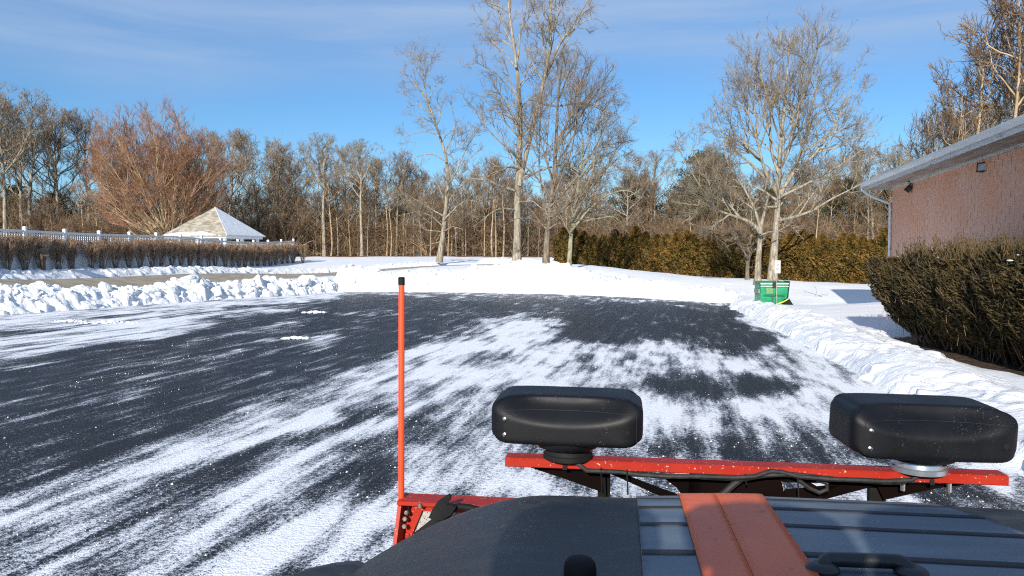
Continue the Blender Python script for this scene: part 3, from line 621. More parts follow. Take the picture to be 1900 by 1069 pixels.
def grow(rng, P0, R0, spec, ell=None, fit=(.8, 1.06)):
    """limbs -> boughs -> branches -> twigs; each generation sprouts along the one before."""
    levels = [(P0, R0)]
    for g in spec:
        src = levels[-1] if not g.get('from') else levels[g['from']-1]
        Pp, Rp = src; N, K, _ = Pp.shape; L = np.linalg.norm(np.diff(Pp, axis=1), axis=2).sum(1)
        cnt = np.maximum(1, np.round(g['n']*(L/L.mean())**.8*rng.uniform(.7, 1.3, N))).astype(int); idx = np.repeat(np.arange(N), cnt); n = len(idx)
        t = g['t0']+(1-g['t0'])*rng.random(n)**g.get('tp', .8); f = t*(K-1); i = np.minimum(f.astype(int), K-2); w = (f-i)[:, None]
        pos = Pp[idx, i]*(1-w)+Pp[idx, i+1]*w; tan = norm(Pp[idx, i+1]-Pp[idx, i]); rp = Rp[idx, i]*(1-w[:, 0])+Rp[idx, i+1]*w[:, 0]
        rv = norm(rng.normal(size=(n, 3))); perp = norm(rv-tan*(rv*tan).sum(1, keepdims=True)); ang = np.clip(rng.normal(g['ang'], g.get('av', .18), n), .15, 1.9)[:, None]
        d = norm(tan*np.cos(ang)+perp*np.sin(ang)+np.array([0, 0, g.get('up', 0)])); ln = L[idx]*g['len']*(1-g.get('tf', .5)*t)*rng.uniform(.6, 1.3, n)
        ln = np.clip(ln, g.get('lmin', .15), g.get('lmax', 9))
        if ell is not None:
            c, e = ell; o = (pos-c)/e; dd = d/e; A = (dd**2).sum(1); B = (o*dd).sum(1); Cc = (o**2).sum(1)-1; disc = B*B-A*Cc
            ex = np.where(Cc < 0, (-B+np.sqrt(np.maximum(disc, 0)))/A, .25); ln = np.minimum(ln, np.maximum(ex*rng.uniform(*fit, n), .2))
        k = g.get('K', 5); seg = ln/(k-1); pts = [pos]; dc = d
        for _ in range(k-1):
            pts.append(pts[-1]+dc*seg[:, None]); dc = norm(dc+rng.normal(size=(n, 3))*g.get('jit', .18)+np.array([0, 0, g.get('curl', .05)]))
        rad0 = np.minimum(rp*.72, g.get('rmax', .1))*rng.uniform(.75, 1.05, n); rad0 = np.maximum(rad0, g.get('rmin', .006))
        rad = rad0[:, None]*np.linspace(1, g.get('tap', .4), k); levels.append((np.stack(pts, 1), rad))
    return levels
def limbset(limbs, K=18, jit=0.0, rng=None):
    Pp = np.stack([resample(l[0], K) for l in limbs]); Rr = np.stack([np.linspace(0, 1, K)**.8*(l[2]-l[1])+l[1] for l in limbs])
    if jit: 
        n = rng.normal(size=Pp.shape)*jit; n[:, 0] = 0
        for _ in range(2): n[:, 1:-1] = (n[:, :-2]+n[:, 1:-1]+n[:, 2:])/3
        Pp = Pp+n
    return Pp, Rr
def pxlimb(pts, d, dd, rng):        # traced limb: photo pixels at distance d, leaning dd metres away or nearer at its tip
    n = len(pts); return [P(x, y, d+dd*(i/(n-1))**1.3) for i, (x, y) in enumerate(pts)]
def add_tree(name, base, levels, split, mats, label, cat='tree', group=None, sides=(9, 6, 5, 4, 3, 3, 3)):
    t = empty(name, tuple(base), 0, label, cat, group)
    tubes('trunk', levels[:split], sides, mats[0], t, base); k = len(levels)-split; c = tubes('crown', levels[split:], sides[split:], mats[1], t, base)
    if len(mats) > 2:               # boughs keep the pale bark, the fine twigs are browner
        c.data.materials.append(mats[2]); n = [p.shape[0]*(p.shape[1]-1)*s_ for (p, r), s_ in zip(levels[split:], sides[split:])]
        c.data.polygons.foreach_set('material_index', np.concatenate([np.full(q, 1 if i < 2 else 0, np.int32) for i, q in enumerate(n)]))
    return t
def flare(R0, i=0, k=1.35):
    R0[i, 0] *= k; R0[i, 1] *= 1+.4*(k-1); return R0
TW = [dict(n=7, t0=.18, ang=.8, len=.52, K=7, up=.10, jit=.14, curl=.04, rmax=.055, rmin=.018, tap=.35, lmin=.6), dict(n=6, t0=.15, ang=.75, len=.46, K=6, up=.08, jit=.14, curl=.04, rmax=.022, rmin=.0095, tap=.45, lmin=.4),
      dict(n=5, t0=.12, ang=.72, len=.5, K=5, up=.06, jit=.15, curl=.03, rmax=.011, rmin=.0065, tap=.5, lmin=.3), dict(n=2, t0=.2, ang=.65, len=.6, K=4, up=.06, jit=.15, curl=.02, rmax=.0068, rmin=.0048, tap=.6, lmin=.22, lmax=.8)]
def traced_tree(name, d, seed, trunk, limbs, ell, label, mats, spec=TW, sink=.15):
    rng = np.random.default_rng(seed); L = []
    for pts, r0, r1, dd in [trunk]+limbs: L.append((pxlimb(pts, d, dd, rng), r0, r1))
    P0, R0 = limbset(L, 18, .05, rng); P0[0, 0, 2] -= sink; flare(R0)
    e = None
    if ell: (cx, cy, rx, ry, rd) = ell; e = (P(cx, cy, d), np.array([rx*d/F, rd, ry*d/F]))
    lv = grow(rng, P0, R0, spec, e); return add_tree(name, P0[0, 0]+np.array([0, 0, sink]), lv, 1, mats, label)
GB = (M['bark'], M['twig'], M['limb'])
# tall pale tree in the middle
traced_tree('bare_tree', 42, 101, ([(958, 503), (958, 470), (959, 420), (961, 370), (964, 330), (964, 290), (966, 240), (967, 205), (963, 165), (958, 125), (953, 80), (945, 30), (938, -30)], .245, .04, .5),
  [([(963, 345), (970, 310), (978, 281), (986, 248), (995, 215), (1002, 180), (1010, 140), (1018, 110), (1022, 84), (1026, 50), (1022, 10), (1018, -50)], .16, .03, -.8),
   ([(1010, 140), (1026, 120), (1036, 88), (1051, 65), (1074, 28), (1090, 0), (1100, -40)], .085, .02, -1.2), ([(1036, 88), (1058, 60), (1085, 40), (1110, 34), (1130, 52)], .045, .012, 1),
   ([(1022, 84), (1006, 55), (990, 20), (975, -30)], .06, .015, 1.5), ([(1026, 50), (1040, 20), (1052, -20)], .05, .015, 2), ([(958, 125), (964, 75), (974, 20), (980, -30)], .06, .015, -1.5),
   ([(964, 190), (940, 158), (915, 130), (890, 118), (876, 112)], .05, .01, -1.5), ([(958, 125), (930, 95), (908, 72), (900, 55), (905, 20)], .05, .01, 1), ([(966, 240), (948, 215), (925, 200), (900, 205), (882, 215)], .05, .01, .8),
   ([(963, 165), (985, 140), (1000, 120)], .04, .01, 2), ([(964, 300), (940, 275), (905, 240), (880, 205), (868, 190)], .055, .01, -2), ([(965, 335), (985, 322), (1001, 315), (1029, 308), (1055, 309), (1071, 312), (1088, 326), (1100, 345)], .085, .015, -2.5),
   ([(960, 355), (940, 348), (916, 340), (888, 326), (862, 308), (838, 290)], .08, .015, -1.5), ([(964, 312), (945, 310), (916, 322), (900, 330)], .07, .02, -3), ([(1000, 190), (1032, 202), (1065, 191), (1090, 192), (1113, 202), (1158, 216), (1185, 228)], .065, .012, -2),
   ([(959, 390), (935, 385), (905, 400), (880, 420)], .045, .01, -2), ([(960, 375), (985, 372), (1010, 388), (1025, 410)], .045, .01, -2)],
  (985, 190, 175, 270, 6.0), 'tallest pale grey bare tree, twin leaders, rising from the snow bank', GB,
  [dict(n=6, t0=.30, ang=.7, len=.40, K=7, up=.12, jit=.15, rmax=.045, rmin=.016, tap=.35, lmin=.5, lmax=3.2)]+[dict(TW[1], n=5), dict(TW[2], n=5), dict(TW[3], n=2)])
# dark-trunked tree right of it
traced_tree('bare_tree', 40.5, 102, ([(1013, 509), (1013, 470), (1014, 425), (1020, 385), (1026, 340), (1030, 290), (1034, 225), (1040, 160), (1046, 105)], .20, .03, .6),
  [([(1016, 410), (1010, 370), (1003, 330), (1000, 280), (1003, 220), (1008, 170)], .065, .014, 1.5), ([(1022, 375), (1042, 330), (1060, 280), (1072, 220), (1080, 150)], .065, .014, -1), ([(1020, 385), (1050, 350), (1085, 310), (1115, 250), (1128, 185)], .06, .012, 1),
   ([(1030, 290), (1050, 240), (1062, 180), (1068, 120)], .045, .012, 1.5), ([(1026, 340), (1012, 290), (1018, 230), (1024, 150)], .045, .012, -1.5), ([(1015, 405), (1045, 385), (1090, 360), (1130, 310), (1150, 260)], .08, .012, -.5),
   ([(1014, 425), (990, 395), (965, 370), (950, 340)], .06, .012, -1.5), ([(1014, 418), (985, 405), (955, 405), (930, 420)], .05, .01, -1.5), ([(1014, 430), (1040, 410), (1075, 405), (1105, 420)], .05, .01, -1.2)],
  (1055, 245, 122, 165, 4.2), 'dark-trunked bare tree with dense upright twigs beside the tallest tree', (M['darkbark'], M['greytwig']), [dict(TW[0], n=7, up=.28, ang=.7), dict(TW[1], n=6, up=.22, ang=.7), dict(TW[2], up=.18), dict(TW[3], n=2)])
# short mossy trunk
traced_tree('bare_tree', 40, 103, ([(1057, 510), (1057, 470), (1058, 435), (1063, 400), (1070, 360), (1078, 310), (1084, 260)], .155, .03, 1),
  [([(1059, 430), (1085, 395), (1120, 365), (1160, 350), (1190, 365)], .08, .012, -1), ([(1062, 405), (1085, 360), (1115, 320), (1150, 290), (1175, 285)], .08, .012, 1), ([(1058, 435), (1040, 400), (1025, 370)], .05, .012, -1),
   ([(1066, 380), (1095, 330), (1110, 270), (1118, 220)], .07, .012, -1.2), ([(1060, 420), (1095, 408), (1135, 400), (1165, 420)], .06, .01, .5), ([(1063, 400), (1050, 350), (1055, 300)], .05, .01, 2), ([(1075, 330), (1105, 290), (1140, 250), (1160, 235)], .05, .01, 1.6)],
  (1108, 330, 92, 125, 3.6), 'smaller bare tree with mossy green trunk left of the evergreen row', (M['mossbark'], M['twig'], M['limb']), [dict(TW[0], n=8, curl=-.02), dict(TW[1], n=7), dict(TW[2], n=5), dict(TW[3], n=2)])
# slim leaning tree at left
traced_tree('bare_tree', 58, 104, ([(815, 483), (819, 450), (824, 415), (828, 375), (832, 343), (830, 312), (826, 283), (815, 253), (804, 213), (793, 187), (786, 163), (783, 130)], .215, .03, 1),
  [([(832, 343), (845, 320), (858, 290), (872, 262), (890, 240)], .08, .015, 1.5), ([(826, 283), (838, 255), (845, 225), (838, 195)], .06, .012, -1), ([(815, 253), (795, 243), (770, 247), (745, 258)], .05, .01, .5), ([(804, 213), (780, 200), (760, 180), (745, 172)], .05, .01, -.6),
   ([(793, 187), (805, 165), (818, 145)], .04, .01, 1), ([(793, 187), (775, 165), (765, 140)], .04, .01, -.8), ([(821, 400), (795, 385), (770, 370), (745, 357)], .07, .015, -1.5), ([(819, 430), (795, 428), (770, 418), (748, 408)], .06, .012, -1.5),
   ([(822, 420), (800, 400), (775, 392), (740, 400)], .06, .012, -2), ([(818, 448), (795, 455), (770, 450)], .05, .012, -1), ([(823, 410), (845, 385), (865, 370), (885, 375)], .06, .012, -1.5), ([(820, 430), (840, 420), (860, 425)], .05, .01, -1), ([(829, 300), (800, 285), (775, 290), (755, 305)], .05, .01, -1)],
  None, 'slim leaning bare tree alone at the back left of the snow bank', GB, [dict(TW[0], n=6, lmax=2.6, len=.45), dict(TW[1], n=6), dict(TW[2], n=4), dict(TW[3], n=2)])
# broad crowned tree by the dumpster
traced_tree('bare_tree', 38.5, 105, ([(1433, 525), (1435, 480), (1438, 430), (1443, 385), (1448, 345), (1448, 300), (1450, 250), (1455, 190), (1462, 130), (1466, 70)], .225, .03, .5),
  [([(1446, 368), (1436, 345), (1422, 330), (1414, 300), (1404, 260), (1390, 210), (1385, 150)], .11, .015, -1), ([(1447, 362), (1462, 340), (1475, 320), (1484, 285), (1500, 230), (1515, 170), (1522, 110)], .12, .015, .6),
   ([(1449, 330), (1432, 290), (1428, 240), (1432, 170), (1428, 100)], .09, .015, 1.8), ([(1449, 310), (1470, 270), (1480, 210), (1490, 140), (1500, 70)], .09, .015, -1.6), ([(1475, 320), (1510, 290), (1545, 240), (1575, 180), (1590, 130)], .09, .012, 1),
   ([(1440, 410), (1462, 405), (1489, 398), (1517, 387), (1551, 362), (1590, 345), (1625, 330)], .095, .015, -1), ([(1447, 365), (1490, 345), (1540, 320), (1590, 290), (1630, 240)], .08, .012, .5), ([(1444, 384), (1425, 383), (1400, 387), (1378, 391), (1365, 380)], .06, .012, -1),
   ([(1422, 330), (1395, 305), (1365, 285), (1335, 240), (1320, 195)], .08, .012, .8), ([(1414, 300), (1370, 260), (1345, 200), (1340, 150)], .07, .012, -1.4), ([(1446, 375), (1410, 350), (1370, 335), (1330, 330), (1305, 310)], .07, .012, 1.2),
   ([(1484, 285), (1530, 255), (1580, 235), (1625, 200)], .06, .012, -1.5), ([(1450, 250), (1440, 190), (1450, 120), (1448, 60)], .06, .012, .4), ([(1441, 400), (1470, 420), (1490, 445)], .04, .01, -.8), ([(1500, 230), (1540, 190), (1560, 120)], .05, .01, 1), ([(1404, 260), (1400, 190), (1405, 120)], .05, .01, 1)],
  (1473, 225, 192, 205, 5.0), 'big round-crowned bare tree with branching limbs right behind the dumpster', GB, [dict(TW[0], n=7, up=.22), dict(TW[1], n=6, up=.2), dict(TW[2], n=6, up=.2), dict(TW[3], n=2, up=.2)])
traced_tree('bare_tree', 37, 106, ([(1405, 534), (1406, 500), (1409, 460), (1411, 430), (1416, 400), (1425, 365)], .195, .05, 1.2),
  [([(1411, 432), (1404, 420), (1390, 412), (1374, 405), (1350, 400), (1329, 392), (1298, 372), (1267, 350), (1245, 338)], .10, .012, -1.2), ([(1374, 405), (1345, 375), (1320, 345), (1300, 310), (1280, 270)], .06, .01, .8), ([(1411, 430), (1400, 385), (1375, 345), (1350, 300), (1340, 255)], .08, .012, 1),
   ([(1298, 372), (1285, 400), (1262, 415)], .04, .01, -.5), ([(1350, 400), (1325, 420), (1300, 430)], .04, .01, -.7), ([(1411, 436), (1425, 432), (1450, 425), (1480, 400)], .05, .01, 1), ([(1329, 392), (1300, 350), (1270, 300), (1258, 255)], .05, .01, .3)],
  (1325, 345, 100, 120, 3.4), 'bare tree with long low limb reaching left, middle trunk of the trio', GB, [dict(TW[0], n=8), dict(TW[1], n=7), dict(TW[2], n=5), dict(TW[3], n=2)])
traced_tree('bare_tree', 39.5, 107, ([(1386, 527), (1387, 505), (1388, 480), (1390, 455), (1394, 430), (1398, 395)], .13, .03, .6), [([(1388, 480), (1380, 466), (1370, 452), (1352, 440)], .06, .015, -.6), ([(1390, 455), (1402, 425), (1400, 400)], .05, .012, 1), ([(1370, 452), (1355, 430), (1345, 405)], .04, .01, -.4)],
  (1385, 430, 60, 70, 1.8), 'thin forked young tree, leftmost trunk of the trio near the dumpster', (M['darkbark'], M['twig']), [dict(TW[0], n=6), dict(TW[1], n=5), dict(TW[2], n=4), dict(TW[3], n=2)])
# red twigged maple behind the fence
rng = np.random.default_rng(110); mb_ = P(312, 452, 68.0); mb_[2] = Z0(mb_[0], 68.0); ce = P(290, 300, 68.0); E = np.array([166*68/F, 6.8, 138*68/F]); L = [([mb_-np.array([0, 0, .2]), mb_+np.array([0, 0, 1.0]), mb_+np.array([.1, 0, 2.0])], .42, .36)]
for k in range(64):
    el = math.asin(min(.999, .15+.85*((k+.5)/64)**.85)); az = k*2.39996; el = max(el, .38) if math.cos(az) > .1 else el; dv = np.array([math.cos(el)*math.cos(az), math.cos(el)*math.sin(az), math.sin(el)]); s0 = mb_+np.array([.08*math.cos(az), .08*math.sin(az), rng.uniform(.9, 2.0)])
    o_ = (s0-ce)/E; d_ = dv/E; A_ = (d_**2).sum(); B_ = (o_*d_).sum(); C_ = (o_**2).sum()-1; ln = (-B_+math.sqrt(max(B_*B_-A_*C_, 0)))/A_*.70 if B_*B_-A_*C_ > 0 else 3
    mid = s0+dv*ln*.5+np.array([0, 0, -.10*ln*math.cos(el)]); L.append(([s0, mid, s0+dv*ln+np.array([0, 0, .05*ln*math.cos(el)])], .10, .02))
P0, R0 = limbset(L, 14, .06, rng)
lv = grow(rng, P0, R0, [dict(n=12, t0=.25, ang=.55, len=.50, K=6, up=.22, jit=.14, rmax=.04, rmin=.016, tap=.35, lmin=.7), dict(n=8, t0=.2, ang=.55, len=.5, K=5, up=.22, jit=.18, rmax=.018, rmin=.011, tap=.5, lmin=.5), dict(n=7, t0=.15, ang=.6, len=.5, K=4, up=.2, jit=.14, rmax=.010, rmin=.0075, tap=.6, lmin=.35, lmax=1.0)], (ce, E), (.93, 1.03))
add_tree('red_maple', mb_, lv, 2, (M['yellowtwig'], M['redtwig']), 'large round reddish bare maple standing behind the white fence')

# ------------------------------------------------------------------ the wood beyond: individual trees from a few kinds
def wood_kind(seed, h, clear, rx, rz, r, nl, lean, spec):
    rng = np.random.default_rng(seed); top = np.array([lean, 0, h*.9]); tr = [np.array([0, 0, -.3]), np.array([lean*.1, .1, h*.3]), np.array([lean*.5, -.1, h*.6]), top]; L = [(tr, r, r*.18)]
    for k in range(nl):
        z = h*(clear+(.86-clear)*(k+rng.random())/nl); f = z/(h*.9); s = np.array([lean*f*f, 0, z]); az = k*2.4+rng.uniform(-.5, .5); el = rng.uniform(.35, 1.0); ln = rz*rng.uniform(.7, 1.1)*(1-.35*f); dv = np.array([math.cos(el)*math.cos(az), math.cos(el)*math.sin(az), math.sin(el)])
        ln = min(ln, (h*.97-z)/(dv[2]+.3)); L.append(([s, s+dv*ln*.4, s+dv*ln*.75+np.array([0, 0, .12*ln]), s+dv*ln+np.array([0, 0, .3*ln])], r*.48*(1-.5*f), r*.08))
    P0, R0 = limbset(L, 12, .10, rng); flare(R0, 0, 1.25)
    c = np.array([lean*.6, 0, h*(clear+1)/2+.2]); e = np.array([rx, rx, h*(1-clear)/2+.4]); return grow(rng, P0, R0, spec, (c, e))
WS = [dict(n=6, t0=.25, ang=.7, len=.5, K=7, up=.22, jit=.17, rmax=.055, rmin=.022, tap=.35, lmin=.6), dict(n=6, t0=.25, ang=.7, len=.5, K=6, up=.18, jit=.17, rmax=.026, rmin=.016, tap=.5, lmin=.5), dict(n=5, t0=.15, ang=.75, len=.6, K=5, up=.12, jit=.18, rmax=.014, rmin=.010, tap=.6, lmin=.35, lmax=1.2)]
kinds = []
LB = {'oak': 'tall grey bare oak with spreading crown standing at the edge of the wood', 'pole': 'slender pale bare trunk with small top among the woodland trees', 'bush': 'low spreading bare understory tree at the foot of the wood', 'pine': 'dark evergreen pine standing among the bare woodland trees'}
for i, (h, cl, rx, rz, r, nl, ln) in enumerate(((13.2, .42, 3.6, 5.5, .23, 10, .5), (12.6, .36, 3.3, 5.0, .20, 11, -.6), (13.6, .5, 3.9, 5.2, .25, 9, .2), (12.2, .45, 2.9, 4.6, .18, 9, .9))):
    lv = wood_kind(200+i, h, cl, rx, rz, r, nl, ln, WS); kinds.append(('oak', add_tree('woodland_tree', (0, 0, 0), lv, 1, (M['bark'], M['browntwig'] if i % 2 else M['twig'], M['limb']), LB['oak'], 'tree', 'bare oaks at the edge of the wood', (7, 5, 4, 3, 3)), h))
for i, (h, cl, rx, r, ln) in enumerate(((9.5, .55, 1.5, .10, .4), (8.0, .45, 1.4, .085, -.5), (10.5, .6, 1.7, .12, .2))):
    lv = wood_kind(230+i, h, cl, rx, 2.2, r, 8, ln, [dict(WS[0], n=5, rmax=.035, rmin=.018), dict(WS[1], n=4, rmin=.014), dict(WS[2], n=3)]); kinds.append(('pole', add_tree('sapling', (0, 0, 0), lv, 1, (M['yellowtwig'] if i != 1 else M['bark'], M['browntwig']), LB['pole'], 'tree', 'slender saplings in the wood', (6, 4, 3, 3)), h))
for i, (h, rx) in enumerate(((6.0, 3.2), (5.0, 2.8))):
    rng = np.random.default_rng(250+i); L = []
    for k in range(11):
        az = k*2.4; el = rng.uniform(.5, 1.35); dv = np.array([math.cos(el)*math.cos(az), math.cos(el)*math.sin(az), math.sin(el)]); ln = h*rng.uniform(.6, 1)
        L.append(([np.array([0, 0, -.2]), dv*ln*.4+np.array([0, 0, .4]), dv*ln], .075, .015))
    P0, R0 = limbset(L, 10, .08, rng); lv = grow(rng, P0, R0, [dict(WS[0], n=8, rmax=.04, rmin=.018), dict(WS[1], n=6, rmin=.014), dict(WS[2], n=5)], None); kinds.append(('bush', add_tree('understory_tree', (0, 0, 0), lv, 1, (M['yellowtwig'] if i else M['bark'], M['browntwig']), LB['bush'], 'tree', 'understory trees in the wood', (5, 4, 3, 3)), h))
def sprays(rng, pos, out, ln, wd, droop=0.0):
    """leaf-sized folded diamonds: centres, outward directions, lengths, widths"""
    n = len(pos); d = norm(out+rng.normal(size=(n, 3))*.55+np.array([0, 0, droop])); s = norm(np.cross(d, rng.normal(size=(n, 3)))); nn = np.cross(d, s); l = ln*rng.uniform(.6, 1.3, (n, 1)); w = wd*rng.uniform(.6, 1.3, (n, 1))
    V = np.stack([pos-d*l*.5, pos+s*w*.5+nn*w*.25, pos+d*l*.5, pos-s*w*.5+nn*w*.25], 1).reshape(-1, 3); Qd = np.arange(4*n).reshape(n, 4); return V, Qd, np.repeat(rng.random(n), 4)
for i, (h, rx, cl) in enumerate(((10.0, 2.6, .35), (8.5, 2.9, .2))):
    rng = np.random.default_rng(270+i); t = empty('pine_tree', (0, 0, 0), 0, LB['pine'], 'tree', 'dark pines in the wood'); L = [([np.array([0, 0, -.3]), np.array([.1, 0, h*.5]), np.array([0, .1, h*.97])], .17, .03)]; cen, dirs = [], []
    for k in range(46):
        f = (k+rng.random())/46; z = h*(cl+(.97-cl)*f); az = k*2.4; ln = rx*math.sqrt(max(0.05, 1-((f-.25)/.78)**2))*rng.uniform(.65, 1.1); dv = np.array([math.cos(az), math.sin(az), rng.uniform(.05, .5)]); s = np.array([0, 0, z]); L.append(([s, s+dv*ln*.5, s+dv*ln], .045, .012))
        for u in np.linspace(.45, 1.0, 5): cen.append(s+dv*ln*u+rng.normal(size=3)*.22)
    P0, R0 = limbset(L, 8); tubes('trunk', [(P0, R0)], (5,), M['darkbark'], t, (0, 0, 0)); cen = np.array(cen); n = len(cen)*46; c = np.repeat(cen, 46, 0); out = norm(rng.normal(size=(n, 3))); pos = c+out*rng.random((n, 1))**.5*np.array([.55, .55, .36]); V, Qd, rr = sprays(rng, pos, out+np.array([0, 0, .4]), .26, .07)
    mesh_np('crown', V, Qd, mat=M['pine'], parent=t, smooth=False, attrs={'rnd': rr}); kinds.append(('pine', t, h))
used = set()
def plant(ix, x, y, s, rz):
    k, src, h = kinds[ix]; z = float(Z0(x, y))-.05
    if ix not in used:
        used.add(ix); src.location = (x, y, z); src.scale = (s,)*3; src.rotation_euler = (0, 0, rz); return src
    return copy_tree(src, (x, y, z), rz, s)
rng = np.random.default_rng(300)
def line(px): return float(np.interp(px, [-150, 200, 560, 780, 1000, 1200, 1500, 1750, 2100], [72, 76, 77, 77, 80, 79, 70, 62, 56]))
# tree-tops of the photo: wanted crown height in pixels along the wood's edge
def topy(px): return float(np.interp(px, [-150, 0, 60, 120, 160, 230, 420, 480, 540, 600, 680, 760, 840, 900, 1200, 1290, 1400, 1600, 1680, 1740, 1800, 1860, 1950], [160, 168, 178, 205, 215, 240, 245, 246, 275, 256, 264, 285, 300, 290, 290, 262, 275, 262, 265, 150, 115, 60, 40]))
def put(kind, px, dd, hscale=1.0, toppx=None):
    ids = [i for i, k in enumerate(kinds) if k[0] == kind]; ix = ids[int(rng.integers(len(ids)))]; fresh = [i for i in ids if i not in used]
    if fresh: ix = fresh[0]
    y = line(px)+dd; x = (px-950)/F*y; z = float(Z0(x, y)); tp = toppx if toppx is not None else topy(px); hw = (474-tp)/F*y+H-z
    s = hw/kinds[ix][2]*hscale if kind in ('oak',) else hscale; return plant(ix, x, y, s, rng.uniform(0, 6.28))
for px, dd, tp in ((15, 1, 165), (62, 4, 178), (110, 7, 212), (165, 8, 212), (480, 3, 246), (545, 6, 280), (602, 1, 255), (672, 0, 266), (735, 4, 285), (700, 7, 290), (1215, 6, 285), (1165, 4, 300), (1620, 5, 265), (1660, 9, 268), (1585, 12, 275), (640, 9, 275), (515, 9, 262), (430, 8, 250), (390, 10, 250), (-40, 5, 170), (860, 5, 300), (900, 10, 295),
                   (1990, -18, 90), (1765, -6, 190), (1960, -16, 40)): put('oak', px, dd, 1.0, tp)
for px, dd, s in ((1725, -20, 1.02), (1752, -18, 1.2), (1805, -22, 1.35), (1830, -19, 1.55), (1862, -24, 1.55), (1885, -20, 1.5), (1912, -22, 1.6), (1775, -23, 1.1), (1690, -4, .95)): put('pole', px, dd, s)
for k in range(34): px = -80+(k+rng.random())*2060/34; put('oak', px, rng.uniform(8, 24), rng.uniform(.86, .98), min(topy(px)+18, 330) if px < 1690 else topy(px)+90)
for k in range(62): px = 430+(k+rng.random())*640/62; put('pole', px, rng.uniform(-.5, 9), rng.uniform(.6, 1.05))
for k in range(34): px = -60+(k+rng.random())*480/34 if k % 2 else 1060+(k+rng.random())*620/34; put('pole', px, rng.uniform(0, 9), rng.uniform(.6, 1.0))
for k in range(46): px = -80+(k+rng.random())*1760/46; put('bush', px, rng.uniform(1.0, 11), rng.uniform(.75, 1.15))
for px, dd, s in ((30, 12, .8), (105, 18, .9), (615, 14, .6), (740, 18, .72), (1175, 9, 1.05), (1265, 11, .95), (1300, 6, 1.12), (1325, 9, 1.1), (1365, 12, .9), (1560, 10, .95), (1640, 14, .9), (905, 14, .7), (1430, 12, .9)): put('pine', px, dd, s)
# small dark cedar at the wood's edge
# thicket and the far mass of the wood
def thicket(name, n, x0, x1, dmin, dmax, h0, h1, rad, mat, seed, label, ln=(.5, 1.9)):
    rng = np.random.default_rng(seed); px = rng.uniform(x0, x1, n); y = np.array([line(p) for p in px])+rng.uniform(dmin, dmax, n); x = (px-950)/F*y; z = Z0(x, y)+h0+(h1-h0)*rng.random(n)**1.4
    d = norm(rng.normal(size=(n, 3))*np.array([.8, .8, .7])+np.array([0, 0, .55])); l = rng.uniform(*ln, n)[:, None]; p0 = np.stack([x, y, z], 1); bend = rng.normal(size=(n, 3))*.18*l; pts = np.stack([p0, p0+d*l*.5+bend*.6, p0+d*l+bend], 1)
    r = rad*rng.uniform(.6, 1.4, n)[:, None]*np.array([1, .75, .4]); o = tubes(name, [(pts, r)], (3,), mat, None, (0, 0, 0)); return tag(o, label, 'undergrowth', kind='stuff')
thicket('undergrowth', 46000, -140, 1760, 1.5, 14, 0, 3.6, .014, M['brush'], 401, 'dense brown brush filling the foot of the wood')
thicket('far_wood', 46000, -200, 1760, 12, 46, 0, 7.2, .030, M['brush'], 402, 'mass of bare branches deep in the wood', (1.0, 3.2))
# ------------------------------------------------------------------ evergreen row, clipped hedges
def arborvitae(seed, h, r):
    rng = np.random.default_rng(seed); t = empty('arborvitae', (0, 0, 0), 0, None, 'evergreen', 'arborvitae in the evergreen row'); n = 5200
    f = rng.random(n)**.85; az = rng.uniform(0, 6.28, n); lump_ = 1+.16*np.sin(az*3+f*9+seed)+.12*np.sin(az*5-f*14); rad = r*np.where(f < .5, .92+.1*f, (1-((f-.5)/.52)**1.35)*.98).clip(.03)*lump_; q = rng.uniform(.72, 1.04, n)
    out = np.stack([np.cos(az), np.sin(az), .55+0*az], 1); pos = np.stack([rad*q*np.cos(az), rad*q*np.sin(az), f*h+.02], 1); V, Qd, rr = sprays(rng, pos, out, .20, .075, .35)
    cl = np.repeat(.5+.5*np.sin(az*4+f*17+seed), 4); mesh_np('crown', V, Qd, mat=M['arbor'], parent=t, smooth=False, attrs={'rnd': np.clip(.55*rr+.45*cl, 0, 1)})
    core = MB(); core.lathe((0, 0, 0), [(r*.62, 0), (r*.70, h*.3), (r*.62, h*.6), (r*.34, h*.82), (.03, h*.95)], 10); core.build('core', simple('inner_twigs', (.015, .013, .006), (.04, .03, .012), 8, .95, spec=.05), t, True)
    MB().tube([(0, 0, -.2), (0, 0, h*.5)], [.06, .03], 6).build('trunk', M['darkbark'], t); return t
avs = [arborvitae(500+i, h, .62) for i, h in enumerate((2.75, 2.6, 2.9, 2.5))]; rng = np.random.default_rng(510)
A0, A1 = P(1035, 498, 57.0)[:2], P(1725, 533, 36.5)[:2]; n = 36; first = [True]*4
for i in range(n):
    f = (i+.5)/n; f = f*(1.0) ; y = 1/((1-f)/A0[1]+f/A1[1]); px = 1035+(1725-1035)*f; x = (px-950)/F*y; x += rng.normal()*.06; y += rng.normal()*.08; z = float(Z0(x, y)); k = int(rng.integers(4)); s = rng.uniform(.92, 1.08)*np.interp(px, [1035, 1250, 1400, 1700], [1.02, 1.02, .94, .92]); sx = 1.3
    if first[k]: first[k] = False; o = avs[k]; o.location = (x, y, z); o.scale = (sx*s, sx*s, s); o.rotation_euler = (0, 0, rng.uniform(0, 6))
    else: o = copy_tree(avs[k], (x, y, z), rng.uniform(0, 6), (sx*s, sx*s, s))
    o['label'] = 'golden green arborvitae in the long clipped evergreen row beyond the snow'
